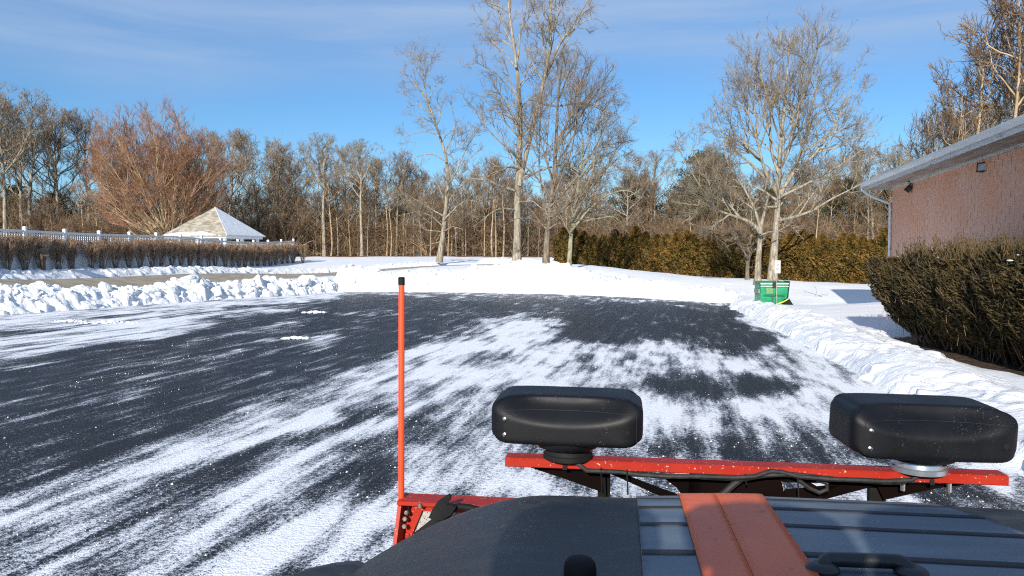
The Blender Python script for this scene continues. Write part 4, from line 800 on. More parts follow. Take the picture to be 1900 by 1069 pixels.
# bare deciduous hedge before the fence
def shrub(seed, h):
    rng = np.random.default_rng(seed); t = empty('bare_shrub', (0, 0, 0), 0, None, 'shrub', 'bare shrubs of the clipped hedge'); L = []
    for k in range(34):
        az = rng.uniform(0, 6.28); sp = rng.uniform(.1, .78); e = np.array([sp*math.cos(az), sp*math.sin(az)*.6, h*rng.uniform(.7, 1.0)]); b = np.array([.07*math.cos(az), .07*math.sin(az), -.05]); m = b*.35+e*np.array([.42, .42, .5])+rng.normal(size=3)*.05; L.append(([b, m, e], .013, .006))
    P0, R0 = limbset(L, 8, .015, rng); lv = grow(rng, P0, R0, [dict(n=10, t0=.30, ang=.5, len=.36, K=4, up=.35, jit=.25, rmax=.008, rmin=.006, tap=.6, lmin=.15, lmax=.5), dict(n=4, t0=.25, ang=.6, len=.6, K=3, up=.35, jit=.25, rmax=.006, rmin=.005, tap=.7, lmin=.12, lmax=.35)])
    p, r = lv[2]; p[..., 2] = np.minimum(p[..., 2], h+rng.uniform(-.05, .05, p.shape[:1])[:, None]); tubes('stems', lv[:2], (4, 3), M['hedgetwig'], t, (0, 0, 0)); tubes('twigs', lv[2:], (3,), M['hedgetip'], t, (0, 0, 0)); return t
sh = [shrub(530+i, 1.5) for i in range(4)]; fs = [True]*4; rng = np.random.default_rng(540)
HA, HB = P(-200, 500, 26.0)[:2], P(543, 489, 60.0)[:2]; HL = np.hypot(*(HB-HA)); nh = int(HL/.98)
for i in range(nh+2):
    g = HA+(HB-HA)*(i/nh)+rng.normal(size=2)*.05; z = float(Zs(*g))-.02; k = int(rng.integers(4)); s = rng.uniform(.95, 1.05)*np.interp(i/nh, [0, .6, 1], [.93, .96, 1.02]); lab = 'bare brown shrub in the clipped hedge along the white fence'; rz = 1.45+rng.uniform(-.3, .3)+(3.14 if rng.random() < .5 else 0)
    if i == nh+1: g = P(562, 489, 60.5)[:2]; z = float(Zs(*g)); s = .95
    if fs[k] and i <= nh: fs[k] = False; o = sh[k]; o.location = (*g, z); o.scale = (s,)*3; o.rotation_euler = (0, 0, rz)
    else: o = copy_tree(sh[k], (*g, z), rz, s)
    o['label'] = lab if i <= nh else 'last loose bare shrub beyond the end of the white fence'
# dark yew hedge by the building
yw = empty('yew_hedge', (8.9, 12, 0), 0, 'large dark clipped yew hedge by the building, snow dotted on top', 'hedge'); rng = np.random.default_rng(560)
def yew_section(y):                  # outline of the hedge across its run at distance y: left, right edge shift
    return 7.62+.05*np.sin(y*1.3)+.12*np.sin(y*.45+1)
YL0, YL1 = 7.0, 16.7
def yew_shell(n, shell=.22):
    a = rng.random(n); y = YL0+(YL1-YL0)*rng.random(n); part = rng.random(n); xs = np.zeros(n); zs_ = np.zeros(n); ox = np.zeros(n); oz = np.zeros(n); oy = np.zeros(n)
    side = part < .52; f = a[side]; z = .22+1.62*f; xs[side] = yew_section(y[side])+.75*(1-f)**2.2+.30*sstep(.72, 1, f)**1.5; zs_[side] = z; ox[side] = -1; oz[side] = .15-.5*(1-f)
    top = ~side & (part < .86); xs[top] = yew_section(y[top])+.30+2.2*a[top]; zs_[top] = 1.84+.14*np.sin(np.pi*a[top])+.05*np.sin(y[top]*2.1+a[top]*4); ox[top] = -.25; oz[top] = 1
    end = ~side & ~top; f = rng.random(end.sum()); yy = YL1+.25*np.sin(np.pi*f)-.55*(1-f)**2; xs[end] = 7.7+.7*(1-f)**2+2.4*a[end]; zs_[end] = .22+1.62*f; y[end] = yy; oy[end] = 1; ox[end] = -.3
    pos = np.stack([xs, y, zs_], 1); out = norm(np.stack([ox, oy, oz], 1)); b = fbm(y*.9+xs, zs_*1.1+xs*.7, 4); pos = pos-out*(rng.random((n, 1))**1.3*shell)+out*(.24*b)[:, None]
    return pos, out, b
pos, out, b = yew_shell(95000, .26); Vs, Qs, rr = sprays(rng, pos, out+np.array([-.1, -.1, .55]), .11, .034, .15); tone = np.repeat(np.clip(.5+b*.9, 0, 1), 4)
allV, allQ, allr = [Vs], [Qs], [np.clip(.5*rr+.5*tone, 0, 1)]; off = len(Vs)
# young shoots standing up from the top and leaning out of the face
ns = 1900; pos, out, b = yew_shell(ns*2, .05); sel = (out[:, 2] > .6) | (rng.random(len(out)) < .22); pos, out = pos[sel], out[sel]; ns = len(pos); sd_ = norm(out*.45+rng.normal(size=(ns, 3))*.28+np.array([0, 0, .75])); ln = rng.uniform(.12, .38, ns)*np.where(out[:, 2] > .6, 1.0, .8)
m_ = 13; u = np.linspace(.1, 1, m_); pp = (pos[:, None]+sd_[:, None]*(ln[:, None]*u)[..., None]).reshape(-1, 3); oo = np.repeat(sd_, m_, 0); Vs, Qs, rr = sprays(rng, pp, oo*.8, .065, .016, .1); allV.append(Vs); allQ.append(Qs+off); allr.append(np.clip(rr*.5+.5, 0, 1))
mesh_np('foliage', np.concatenate(allV)-np.array([8.9, 12, 0]), np.concatenate(allQ), mat=M['yew'], parent=yw, smooth=False, attrs={'rnd': np.concatenate(allr)})
pts = np.stack([pos-sd_*.25, pos, pos+sd_*ln[:, None]], 1); r = np.full(ns, .0045)[:, None]*np.array([1, .8, .4])
base_ = np.stack([rng.uniform(8.4, 9.6, 420), rng.uniform(YL0, YL1-.5, 420), np.full(420, .02)], 1); tip = base_+np.stack([rng.uniform(-1.0, .6, 420), rng.normal(size=420)*.5, rng.uniform(.8, 1.7, 420)], 1); st = np.stack([base_, base_*.5+tip*.5+np.array([0, 0, .15]), tip], 1)
tubes('stems', [(pts, r)], (3,), M['brush'], yw, (8.9, 12, 0))
tubes('stems', [(st, np.array([[.020, .014, .006]]).repeat(420, 0))], (5,), simple('yew_bark', (.03, .022, .016), (.09, .065, .045), 6, .9, spec=.1), yw, (8.9, 12, 0))
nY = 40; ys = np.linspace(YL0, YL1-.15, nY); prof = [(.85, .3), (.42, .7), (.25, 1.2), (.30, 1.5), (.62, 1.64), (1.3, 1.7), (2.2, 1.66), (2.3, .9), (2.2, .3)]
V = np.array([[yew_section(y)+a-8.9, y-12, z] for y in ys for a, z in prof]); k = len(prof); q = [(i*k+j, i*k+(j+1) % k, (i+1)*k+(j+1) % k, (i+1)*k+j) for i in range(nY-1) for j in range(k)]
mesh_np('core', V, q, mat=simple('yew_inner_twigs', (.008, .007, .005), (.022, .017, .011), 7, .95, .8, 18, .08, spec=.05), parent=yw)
sc_ = [];  so = 0; SV = []; ST = []
for i in range(20):
    y = rng.uniform(YL0+3.5, YL1-.3); a = rng.random()**1.5*1.5; x = yew_section(y)+.06+a*.8; z = 1.80+.12*min(1, a*2)+.02; bm = bmesh.new(); bmesh.ops.create_icosphere(bm, subdivisions=2, radius=1); v = np.array([p.co[:] for p in bm.verts]); f = np.array([[w.index for w in p.verts] for p in bm.faces]); bm.free()
    kk = 1+.4*fbm(v[:, 0]*1.5+i*7, v[:, 1]*1.5+v[:, 2], 3); SV.append(v*kk[:, None]*np.array([.03, .06, .012])*rng.uniform(.4, 1.3)+np.array([x-8.9, y-12, z])); ST.append(f+so); so += len(v)
o = mesh_np('snow_clumps', np.concatenate(SV), tris=np.concatenate(ST), mat=M['banksnow'], parent=yw)
# twigs poking out of the snow
for i, (px, py, d, h, lab) in enumerate(((1512, 545, 33.5, .55, 'bare fallen twig on the snow right of the dumpster'), (860, 522, 40.0, .5, 'thin dead twig lying in the pushed-up snow bank'))):
    b0 = P(px, py, d); b0[2] = float(Zs(b0[0], b0[1])) if i == 0 else b0[2]; rng = np.random.default_rng(590+i); t = empty('fallen_twig', tuple(b0), 0, lab, 'twig')
    L = [([np.array([.3, 0, .02]), np.array([0, 0, .10]), np.array([-.45, .1, .28])], .014, .005), ([np.array([.05, 0, .09]), np.array([.06, 0, .3]), np.array([.02, .05, .42])], .009, .004), ([np.array([.2, 0, .05]), np.array([.45, 0, .12]), np.array([.6, .05, .12])], .009, .004)]
    P0, R0 = limbset(L, 8, .02, rng); lv = grow(rng, P0, R0, [dict(n=4, t0=.3, ang=.7, len=.4, K=4, rmax=.006, rmin=.004)]); tubes('stick', lv, (5, 3), M['brush'], t, (0, 0, 0))

# ------------------------------------------------------------------ the vehicle with its plough
HEAD = R(8.0); VO = np.array([.505, 1.677]); hv = np.array([math.sin(HEAD), math.cos(HEAD)]); rv_ = np.array([math.cos(HEAD), -math.sin(HEAD)])
def loc(p): d = np.asarray(p[:2])-VO; return Vector((float(d @ rv_), float(d @ hv), float(p[2])))
def BP(px, py, v):                # photo pixel onto the upright plane v metres along the vehicle
    d = ray(px, py); num = v-(-VO @ hv); k = num/(d[:2] @ hv); p = np.array([d[0]*k, d[1]*k, H+d[2]*k]); return loc(p)
def HP(px, py, z):                # photo pixel onto a level plane
    return loc(G(px, py, z))
def vroot(name, label, cat): return empty(name, (VO[0], VO[1], 0), -HEAD, label, cat)
veh = vroot('utility_vehicle', 'black utility vehicle hood with orange stripe and grab handle in front', 'vehicle')
VF = -.27; UC = .02
def hood_z(u, v):
    zf = 1.458+.045*np.clip((VF-v), 0, 1.2)+.010*sstep(-.3, .0, u)
    a = np.clip((-.40-u)/.50, 0, 1.3); b = np.clip((u-.36)/.5, 0, 1.3)
    side = .25*a**1.7+.13*b**2.2
    front = .16*np.clip((v-(VF-.09))/.20, 0, 1.2)**2.2
    return zf-side-front
hp = NT('dusty_black_plastic'); _v = hp.mapv((2, 6, 2)); _n = hp.noise(4, 7, .65, vec=_v); _c = hp.mix(hp.ramp(_n, .38, .72), (.009, .010, .013), (.040, .040, .040)); _c = hp.mix(hp.math('MULTIPLY', hp.ramp(hp.noise(38, 3, .6), .60, .74), .5), _c, (.10, .09, .08)); hp.col(_c); hp.rough(hp.ramp(_n, .3, .7, .40, .58)); hp.bump(hp.noise(420, 2), .25, .0012)
us = np.linspace(-.86, .90, 150); vs_ = np.linspace(-1.25, VF+.05, 110); U, Vv = np.meshgrid(us, vs_)
def plan(u, v):                    # hood rounds off in plan towards its front corners
    a = np.clip((np.abs(u-UC)-.30)/.60, 0, 1); return v-.12*a**2.0*sstep(-.8, VF+.05, v)
Zh = hood_z(U, Vv); Vp = plan(U, Vv)
hood = grid_mesh('hood', U, Vp, Zh, hp.m); hood.parent = veh
# front and side skirts of the hood
def skirt(pts, drop, inset):
    p = np.array(pts); lo = p.copy(); lo[:, 2] -= drop; lo[:, :2] += inset; mid = p*.5+lo*.5; mid[:, :2] -= np.array(inset)*.3; return p, mid, lo
edge_pts = [np.stack([U[-1], Vp[-1], Zh[-1]], 1), np.stack([U[:, 0], Vp[:, 0], Zh[:, 0]], 1), np.stack([U[:, -1], Vp[:, -1], Zh[:, -1]], 1)]
for nm, e_, ins in (('front_panel', edge_pts[0], (0, -.03)), ('side_panel', edge_pts[1], (-.02, 0)), ('side_panel', edge_pts[2], (.02, 0))):
    p, mid, lo = skirt(e_, .62, ins); n = len(p); V = np.concatenate([p-np.array([0, 0, .002]), mid, lo]); q = [(r_*n+i, r_*n+i+1, (r_+1)*n+i+1, (r_+1)*n+i) for r_ in range(2) for i in range(n-1)]; mesh_np(nm, V, q, mat=hp.m, parent=veh)
def on_hood(poly_u0, poly_u1, v0, v1, lift, nu=2, nv=40):
    f = np.linspace(0, 1, nv)[:, None]; g = np.linspace(0, 1, nu)[None]; v = v0+(v1-v0)*f+0*g; a = np.interp(v[:, 0], *poly_u0)[:, None]; b_ = np.interp(v[:, 0], *poly_u1)[:, None]; u = a+(b_-a)*g; u, v, z = u, plan(u, v), hood_z(u, v)+lift; return u[::-1], v[::-1], z[::-1]
# blue-grey panel, its groove shade laid on as dark strips
pm_ = NT('blue_grey_panel'); _n = pm_.noise(5, 6, .6, vec=pm_.mapv((1, 4, 1))); pm_.col(pm_.mix(pm_.ramp(_n, .35, .7), (.075, .098, .130), (.11, .138, .175))); pm_.rough(.40); pm_.bump(pm_.noise(300, 2), .15, .001)
RE = ([-1.3, -.62, -.42, -.32, -.24], [.60, .44, .345, .29, .24])
REu = ([-1.3, -.62, -.42, -.32, -.24], [.55, .40, .315, .27, .225])
def hood_sheet(name, e0, e1, v0, v1, lift, nu, nv, mat):
    u, v, z = on_hood(([-2, 1], [e0, e0]), ([-2, 1], [e1, e1]) if not isinstance(e1, tuple) else e1, v0, v1, lift, nu, nv); o = grid_mesh(name, u, v, z, mat); o.parent = veh; sm = o.modifiers.new('t', 'SOLIDIFY'); sm.thickness = .004; sm.offset = -1; return o
hood_sheet('panel', -.235, REu, VF+.047, -1.03, .004, 60, 80, pm_.m)
gm_ = simple('groove_shade', (.012, .014, .017), (.028, .030, .034), 12, .7)  # dark strip colour imitating the shade inside the grooves
for y, z, w_ in ((931, 1.464, .010), (946, 1.467, .015), (975, 1.473, .016), (1022, 1.483, .020)):
    c = HP(1210, y, z).y
    for e0, e1 in ((-.234, -.161), (-.015, (REu[0], [x-.002 for x in REu[1]]))): hood_sheet('groove', e0, e1, c+w_/2, c-w_/2, .0052, 50, 4, gm_)
os_ = NT('orange_stripe'); _n = os_.noise(6, 6, .6); _c = os_.mix(os_.ramp(_n, .3, .7), (.60, .088, .016), (.70, .120, .026)); _c = os_.mix(os_.math('MULTIPLY', os_.ramp(os_.noise(26, 3, .7), .66, .72), .75), _c, (.06, .03, .02)); _c = os_.mix(os_.math('MULTIPLY', os_.ramp(os_.noise(3, 7, .7, vec=os_.mapv((1, 7, 1))), .55, .8), .35), _c, (.66, .38, .22)); os_.col(_c); os_.rough(.42)
for a_, b_ in ((-.160, -.0979), (-.0971, -.016)):
    u, v, z = on_hood(([-2, 1], [a_, a_]), ([-2, 1], [b_, b_]), VF+.047, -1.03, .0085, 6, 60); o = grid_mesh('stripe', u, v, z, os_.m); o.parent = veh; sm = o.modifiers.new('t', 'SOLIDIFY'); sm.thickness = .003; sm.offset = -1
# grab handle
h1, h2 = HP(1526, 1062, 1.490), HP(1690, 1068, 1.490); ht = .013
hd = MB(); path = [h1, h1+Vector((0, 0, ht*.55))]+[h1.lerp(h2, f)+Vector((0, .012, ht)) for f in (.08, .2, .4, .6, .8, .92)]+[h2+Vector((0, 0, ht*.55)), h2]
pp_ = [np.array(p) for p in path]; pp_ = resample(pp_, 34); hd.tube([Vector(p) for p in pp_], .0095, 12); han = hd.build('grab_handle', M['black'], veh, True)
for h_ in (h1, h2): MB().lathe((h_.x, h_.y, float(hood_z(h_.x, h_.y))+.006), [(.021, 0), (.021, .003), (.018, .006), (.012, .009)], 24).build('foot', M['black'], han, True)
k_ = HP(1076, 1104, 1.455); kz = float(hood_z(k_.x, k_.y)); MB().lathe((k_.x, k_.y, kz-.01), [(.0215, 0), (.0215, .022), (.020, .029), (.016, .034), (.008, .036)], 28).build('rubber_bumper', M['rubber'], veh, True)
# front wing, wheels, grille, bench seat
wing = MB(); wp = [BP(*q) for q in ((520, 1078, -.55), (560, 1062, -.5), (610, 1051, -.45), (655, 1047, -.42), (690, 1062, -.42))]
f0 = np.array([[p.x, p.y, p.z] for p in wp]); V = []; 
for j, (dx, dv, dz_) in enumerate(((0, .10, -.05), (0, .03, -.005), (0, 0, 0), (.0, -.2, -.01), (0, -.45, -.10), (0, -.55, -.3))): V.append(f0+np.array([dx, dv, dz_]))
V = np.concatenate(V); n = len(f0); mesh_np('wing', V, [(r_*n+i, r_*n+i+1, (r_+1)*n+i+1, (r_+1)*n+i) for r_ in range(5) for i in range(n-1)], mat=hp.m, parent=veh)
for x in (-.62, .66):
    wl = MB(); wl.lathe((x-.11, -.75, .36), [(.20, 0), (.33, .01), (.355, .05), (.36, .11), (.355, .17), (.33, .21), (.20, .22)], 36, (1, 0, 0)); w_ = wl.build('wheel', M['rubber'], veh, True); MB().lathe((x-.12, -.75, .36), [(.06, 0), (.19, .005), (.20, .02), (.20, .22), (.19, .235), (.06, .24)], 28, (1, 0, 0)).build('rim', M['black'], w_, True)
g_ = MB()
for k in range(5): g_.box((UC, VF+.02, 1.08+.045*k), (.7, .03, .02), .005)
g_.build('grille', M['rubber'], veh); MB().box((UC, -.9, .62), (1.1, 1.5, .5), .05).box((UC, -1.9, .60), (1.35, 1.6, .3), .04).build('chassis', M['black'], veh)
MB().box((0, -2.25, .92), (1.35, .55, .18), .05).box((0, -2.16, 1.25), (1.35, .12, .6), .05, (R(-6), 0, 0)).build('bench_seat', M['rubber'], veh, True)
rel = AZ-HEAD; VS = -2.02          # unseen seat-back shapes added behind the viewer, outlined to cast the hood's shadows
def back(px, py): p = HP(px, py, 1.472); D = p.y-VS; return (p.x-D*math.tan(rel), VS, p.z+D/math.cos(rel)*math.tan(EL))
for out_ in ([(925, 1069), (930, 985), (955, 952), (1000, 936), (1080, 926), (1160, 930), (1200, 944), (1222, 960), (1226, 985), (1214, 1010), (1205, 1022), (1210, 1100), (950, 1100)],
             [(1292, 1018), (1272, 1000), (1263, 975), (1268, 955), (1300, 938), (1380, 932), (1460, 936), (1510, 948), (1548, 968), (1566, 1000), (1572, 1030), (1580, 1100), (1302, 1100), (1340, 1030)],
             [(1606, 1025), (1592, 990), (1588, 965), (1612, 946), (1680, 938), (1760, 944), (1830, 958), (1880, 990), (1890, 1100), (1608, 1100)],
             [(1188, 1024), (1300, 1026), (1310, 1110), (1180, 1110)]):
    MB().prism([back(*q) for q in out_], (0, -.07, 0)).build('hood_shadow_caster', M['rubber'], veh)

# plough light bar
bar = vroot('plough_light_bar', 'red plough light bar carrying two black headlamps before the hood', 'light bar')
redp = NT('red_paint'); _n = redp.noise(9, 5, .6); _c = redp.mix(redp.ramp(_n, .3, .7), (.29, .014, .006), (.36, .024, .010)); _c = redp.mix(redp.ramp(redp.noise(150, 2, .6), .66, .74), _c, (.60, .42, .36)); redp.col(_c); redp.rough(.5); redp.b.inputs['Specular IOR Level'].default_value = .22; M['red'] = redp.m
bz = 1.432
bb = MB(); b0, b1 = BP(940, 850, 0), BP(1861, 884, 0); xl, xr = b0.x, b1.x
pr = [(-.022, bz-.010), (-.025, bz-.008), (-.025, bz+.008), (-.022, bz+.011), (.022, bz+.011), (.025, bz+.008), (.025, bz-.010)]
bb.prism([(xl+.0, y, z) for y, z in pr], (xr-xl, 0, 0)); cb_ = bb.build('crossbar', M['red'], bar, True, 25)
dk = simple('dark_red_plate', (.0022, .0008, .0007), (.005, .0016, .0012), 6, .7, spec=.06); 
def plate(pts, v, th, name, mat, parent): return MB().prism([BP(x, y, v) for x, y in pts], (0, th, 0)).build(name, mat, parent)
zt = -.002
tr = MB()
for pts in ([(985, 868), (1112, 868), (1118, 914), (1060, 893)], [(1118, 872), (1290, 885), (1290, 892), (1165, 884)], [(1130, 878), (1165, 884), (1300, 935), (1245, 930)], [(1230, 886), (1300, 888), (1300, 925), (1270, 925), (1255, 905)],
            [(1280, 880), (1455, 885), (1450, 893), (1460, 935), (1275, 935)], [(1452, 884), (1620, 893), (1620, 899), (1452, 895)], [(1456, 910), (1620, 894), (1620, 903), (1500, 935), (1456, 935)], [(1490, 895), (1502, 895), (1540, 918), (1528, 922)], [(1515, 922), (1500, 915), (1555, 893), (1568, 896)],
            [(1625, 896), (1790, 900), (1740, 906), (1640, 928)]): tr.prism([BP(x, y, .008) for x, y in pts], (0, .008, 0))
tr.build('truss_plate', dk, bar)
for (x0, y0, x1, y1, w_) in ((1119, 868, 1122, 990, .018), (1621, 896, 1630, 1000, .022)):
    a, c = BP(x0, y0, .035), BP(x1, y1, .035); MB().box(((a.x+c.x)/2, .035, (a.z+c.z)/2-.25), (w_*1.6, .02, a.z-c.z+.5), .003).build('upright', simple('grey_upright', (.005, .0045, .004), (.016, .015, .013), 9, .7, spec=.1), bar)
cbm = simple('cable_loom', (.006, .006, .007), (.02, .019, .018), 60, .7, .4, 160, .002)
cable = MB(); cable.tube([BP(x, y, -.034-.004*math.sin(i)) for i, (x, y) in enumerate([(1064, 848), (1074, 862), (1088, 873), (1110, 874), (1150, 876), (1190, 881), (1240, 884), (1300, 884), (1360, 886), (1400, 884), (1430, 874), (1450, 876), (1480, 884), (1540, 889), (1600, 891), (1640, 893), (1690, 891), (1712, 877), (1735, 866), (1755, 860)])], .0055, 8)
cable.tube([BP(x, y, -.030) for x, y in ((1300, 886), (1380, 889), (1420, 882), (1470, 880), (1560, 890), (1640, 895), (1680, 895))], .005, 7); cable.tube([BP(x, y, -.02) for x, y in ((1375, 888), (1360, 900), (1340, 918), (1325, 940))], .008, 8); cable.tube([BP(x, y, -.02) for x, y in ((1480, 890), (1500, 905), (1520, 914), (1535, 908), (1533, 896), (1515, 891))], .005, 7); cable.build('cable', cbm, bar, True)
ties = MB()
for x, y, yb in ((1115, 868, 915), (1163, 872, 918), (1480, 886, 925), (1383, 880, 900)): ties.tube([BP(x, y, -.038), BP(x+2, yb, -.036)], .0018, 5)
ties.build('cable_tie', M['rubber'], bar)
for x, y0, y1 in ((1048, 861, 871), (1730, 887, 899)): MB().prism([BP(x-4, y1+1, -.030), BP(x-4, y0+3, -.030), BP(x, y0, -.030), BP(x+4, y0+3, -.030), BP(x+4, y1+1, -.030)], (0, -.0008, 0)).build('slot', M['rubber'], bar)
for x, y in ((1675, 900), (1761, 903)): a = BP(x, y, -.015); MB().lathe(a-Vector((0, 0, .012)), [(.005, 0), (.005, .02)], 8).build('bolt', M['chrome'], bar)
LM = NT('lamp_plastic'); _n = LM.noise(7, 6, .65); _c = LM.mix(LM.ramp(_n, .35, .7), (.0015, .0018, .003), (.004, .0045, .007)); _d = LM.math('MULTIPLY', LM.ramp(LM.noise(260, 3, .7), .60, .70), LM.ramp(LM.noise(11, 4), .50, .72)); _c = LM.mix(LM.math('MULTIPLY', _d, .8), _c, (.20, .18, .16)); LM.col(_c); LM.rough(LM.ramp(_n, .3, .7, .46, .58)); LM.b.inputs['Specular IOR Level'].default_value = .28; LM.bump(LM.noise(520, 2), .22, .0010)
def headlamp(ucen, w, h, dp_, yaw, zc, roll, flip, ring, label):
    t = bpy.data.objects.new('headlamp', None)
    bm = bmesh.new(); bmesh.ops.create_cube(bm, size=2); bmesh.ops.subdivide_edges(bm, edges=bm.edges[:], cuts=26, use_grid_fill=True)
    for v in bm.verts:
        c = np.array(v.co[:]); x, y, z = c; pn = 6.5; r2 = (abs(x)**pn+abs(z)**pn)**(1/pn); r2 = max(abs(x), abs(z))/r2 if r2 > 1e-6 else 1; x *= r2; z *= r2; c = np.array([x, y, z]); m_x = np.abs(c).max(); pq = 13.0; c = c*(m_x/((np.abs(c)**pq).sum())**(1/pq)); x, y, z = c
        # rear face (towards the driver): lower half stands upright, upper half is scooped forward in a broad arc
        if y < .6:
            arc = -.10+.62*abs(x)**2.4; k = float(sstep(arc-.10, arc+.95, np.array(z))); y += k*.56*(1-.35*abs(x)**3)*(.5-.5*y)
        ends = max(0., abs(x)-.80)/.20; z *= 1-.10*ends**1.5; y *= 1-.12*ends
        if z < -.2: z = z+(-.10*(1-abs(x)**2))*0
        v.co = (x*w/2, y*dp_/2, z*h/2)
    q = Matrix.Translation((ucen, 0, zc)) @ Euler((R(2), roll, yaw)).to_matrix().to_4x4(); bmesh.ops.transform(bm, matrix=q, verts=bm.verts[:]); bmesh.ops.recalc_face_normals(bm, faces=bm.faces[:]); me = bpy.data.meshes.new('headlamp'); bm.to_mesh(me); bm.free(); me.polygons.foreach_set('use_smooth', [True]*len(me.polygons)); me.materials.append(LM.m)
    o = bpy.data.objects.new('headlamp', me); COL.objects.link(o); o.parent = bar; o['label'] = label
    inv = q
    def L_(x, y, z): return inv @ Vector((x*w/2, y*dp_/2, z*h/2))
    seam = MB(); e1 = -.86
    # thin raised seams of the rear shell, laid on the surface by casting at it
    from mathutils.bvhtree import BVHTree
    bm2 = bmesh.new(); bm2.from_mesh(me); tree = BVHTree.FromBMesh(bm2)
    def cast(x, z, off=.0004):
        s_ = inv @ Vector((x*w/2, -dp_, z*h/2)); hit = tree.ray_cast(s_, (inv.to_3x3() @ Vector((0, 1, 0))).normalized()); return (hit[0]+hit[1]*off, hit[1]) if hit[0] else None
    pts1 = [cast(x, .44) for x in np.linspace(-.84, .90, 24)]; pts2 = [cast(-.86, z) for z in np.linspace(-.80, .42, 16)]; pts3 = [cast(.91, z) for z in np.linspace(-.75, .40, 16)]
    for pt in (pts1, pts2) + ((pts3,) if not ring else ()):
        pt = [p for p in pt if p]; 
        if len(pt) > 2: seam.tube([p[0] for p in pt], .0007, 5)
    seam.build('seam', M['black'], o)
    for x, z in ((-.80, .12), (-.80, -.55)):
        p = cast(x, z)
        if p: MB().lathe(p[0]-p[1]*.001, [(.0048, 0), (.0046, .0018), (.0028, .0030)], 12, p[1]).build('screw', M['chrome'], o, True)
    p = cast(.80, -.30)
    if p: MB().lathe(p[0]-p[1]*.001, [(.0065, 0), (.0062, .0016), (.004, .0020)], 12, p[1]).build('screw_hole', M['rubber'], o, True)
    bm2.free(); zb = zc-h/2
    MB().lathe((ucen, .0, bz+.0112), [(.056, 0), (.056, .010), (.052, .012), (.050, .024)], 28).build('swivel', M['rubber'] if not ring else simple('silver_swivel', (.30, .33, .38), (.42, .45, .5), 20, .3, metal=.7), o, True)
    MB().lathe((ucen, .0, bz+.033), [(.050, 0), (.068, .006), (.073, .014), (.073, .030)], 32).build('pedestal', LM.m, o, True)
    MB().lathe(L_(0, 1.02, 0), [(h*.46, 0), (h*.44, .006), (h*.3, .010)], 28, inv.to_3x3() @ Vector((0, 1, 0))).build('lens', simple('lamp_glass', (.5, .52, .55), (.6, .62, .64), 30, .1), o, True)
    return o
headlamp(-.382, .333, .104, .160, R(0), 1.5385, R(.5), 1, False, 'headlamp with salt-flecked rear and dark swivel')
headlamp(.366, .338, .110, .160, R(6), 1.5365, R(1.6), 1, True, 'headlamp on a silver swivel ring')

# plough blade with marker
plo = vroot('snow_plough', 'red snow plough blade with orange marker pole ahead of the vehicle', 'snow plough')
V0 = .70
tl, tr_ = BP(757, 927, V0), BP(890, 936, V0); bl = BP(738, 1003, V0)
XR = 1.18; zt0 = tl.z
bl_ = MB(); prof = [(V0-.02, zt0), (V0+.05, zt0-.12), (V0+.075, zt0-.30), (V0+.06, zt0-.5), (V0+.01, zt0-.7), (V0-.06, zt0-.84)]
poly = prof+[(y+.008, z) for y, z in prof[::-1]]
bl_.prism([(tl.x, y+.012, z) for y, z in poly], (XR-tl.x, 0, 0)); bl_.build('moldboard', M['red'], plo, False)
MB().prism([(tl.x-.02, V0-.06, zt0+.012), (tl.x-.02, V0+.03, zt0+.012), (XR, V0+.03, zt0+.012), (XR, V0-.06, zt0+.012)], (0, 0, -.012)).build('top_flange', M['red'], plo)
ep = [BP(757, 927, V0), BP(768, 933, V0), BP(747, 1000, V0-.08), BP(735, 1006, V0-.08)]
MB().prism([(tl.x-.015, V0-.07, zt0), (tl.x-.015, V0+.06, zt0), (tl.x-.015-.0, V0+.09, zt0-.4), (tl.x-.0, V0-.05, zt0-.86), (tl.x-.04, V0-.18, zt0-.86), (tl.x-.03, V0-.17, zt0-.3)], (.012, 0, 0)).build('end_plate', M['red'], plo)
fr = [(767, 934), (872, 940), (860, 952), (783, 948), (757, 1010), (741, 1010)]
MB().prism([BP(x, y, V0-.035) for x, y in fr], (0, .02, 0)).build('frame', M['red'], plo)
mesh_m = NT('perforated_mesh'); vo = mesh_m.N.new('ShaderNodeTexVoronoi'); vo.inputs['Scale'].default_value = 150; mesh_m.L.new(mesh_m.tc, vo.inputs['Vector']); mesh_m.col(mesh_m.mix(mesh_m.ramp(vo.outputs['Distance'], .22, .42), (.05, .045, .045), (.36, .34, .33))); mesh_m.rough(.5)
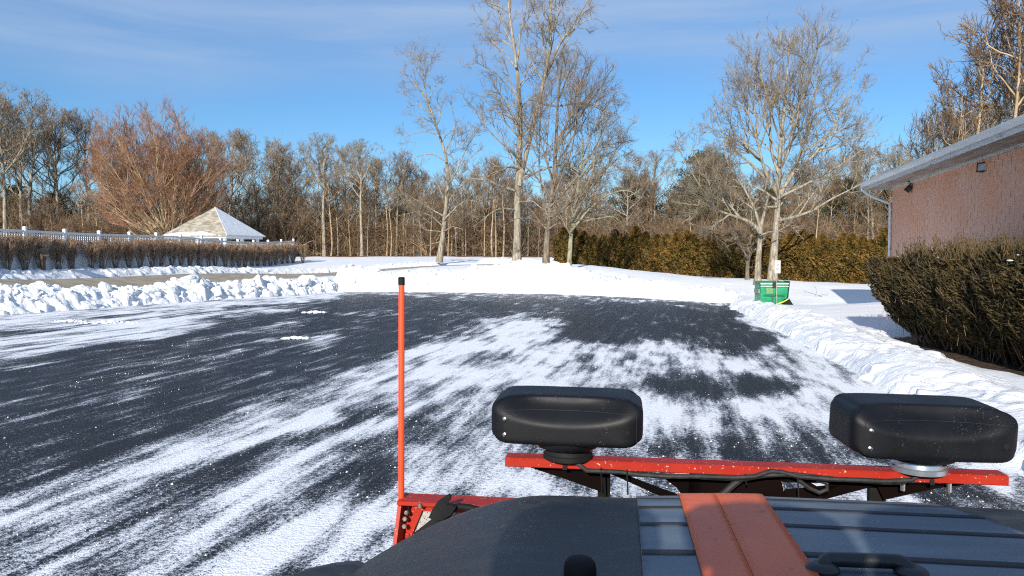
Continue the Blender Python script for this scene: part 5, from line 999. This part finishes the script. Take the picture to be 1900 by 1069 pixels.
MB().prism([BP(x, y, V0-.022) for x, y in ((783, 946), (858, 950), (845, 985), (768, 990))], (0, .004, 0)).build('mesh_panel', mesh_m.m, plo)
fl = MB(); fl.prism([BP(x, y, V0-.13) for x, y in ((795, 961), (802, 945), (812, 931), (826, 922), (832, 919), (836, 922), (835, 929), (829, 937), (838, 937), (846, 942), (836, 956), (820, 966), (806, 966))], (0, .016, 0)); fl.build('rubber_flap', M['rubber'], plo)
MB().prism([BP(x, y, V0-.11) for x, y in ((768, 990), (806, 960), (846, 941), (838, 958), (800, 985), (775, 1000))], (0, .012, 0)).build('rubber_skirt', M['rubber'], plo)
MB().tube([BP(x, y, V0-.10) for x, y in ((842, 944), (852, 940), (870, 942), (895, 948))], .011, 10).build('hose', M['rubber'], plo, True)
for x, y in ((780, 938), (755, 951), (752, 962), (751, 976)): a = BP(x, y, V0-.06); MB().lathe(a, [(.008, 0), (.008, .008), (.005, .010)], 6, (0, -1, 0)).build('bolt', simple('dull_zinc', (.10, .085, .07), (.34, .31, .28), 40, .5, metal=.5), plo)
mt, mbs = BP(745, 514, V0-.02), BP(744.5, 940, V0-.02); fe = BP(742, 992, V0-.04)
opm = simple('orange_fibreglass', (.80, .055, .012), (.86, .075, .018), 5, .42)
mk = MB().tube([mbs, mt-Vector((0, 0, .024))], .0098, 16).build('marker_pole', opm, plo, True)
MB().tube([mt-Vector((0, 0, .026)), mt-Vector((0, 0, .002)), mt], [.0108, .0108, .008], 16).build('cap', M['rubber'], mk, True)
MB().tube([mbs+Vector((0, 0, .002)), mbs-Vector((0, 0, .03)), fe], [.0115, .0105, .007], 12).build('ferrule', simple('brassy_zinc', (.08, .085, .045), (.26, .24, .14), 14, .5, metal=.4), mk, True)
MB().box(((fe.x+tl.x)/2, V0-.03, fe.z-.02), (abs(tl.x-fe.x)+.03, .02, .05), .004).box((fe.x, V0-.03, fe.z-.01), (.02, .03, .14), .003).build('bracket', M['red'], plo)
MB().box((.02, .35, .45), (.12, .75, .12), .01).box((.02, .02, .62), (.9, .06, .7), .01).build('push_frame', dk, plo)
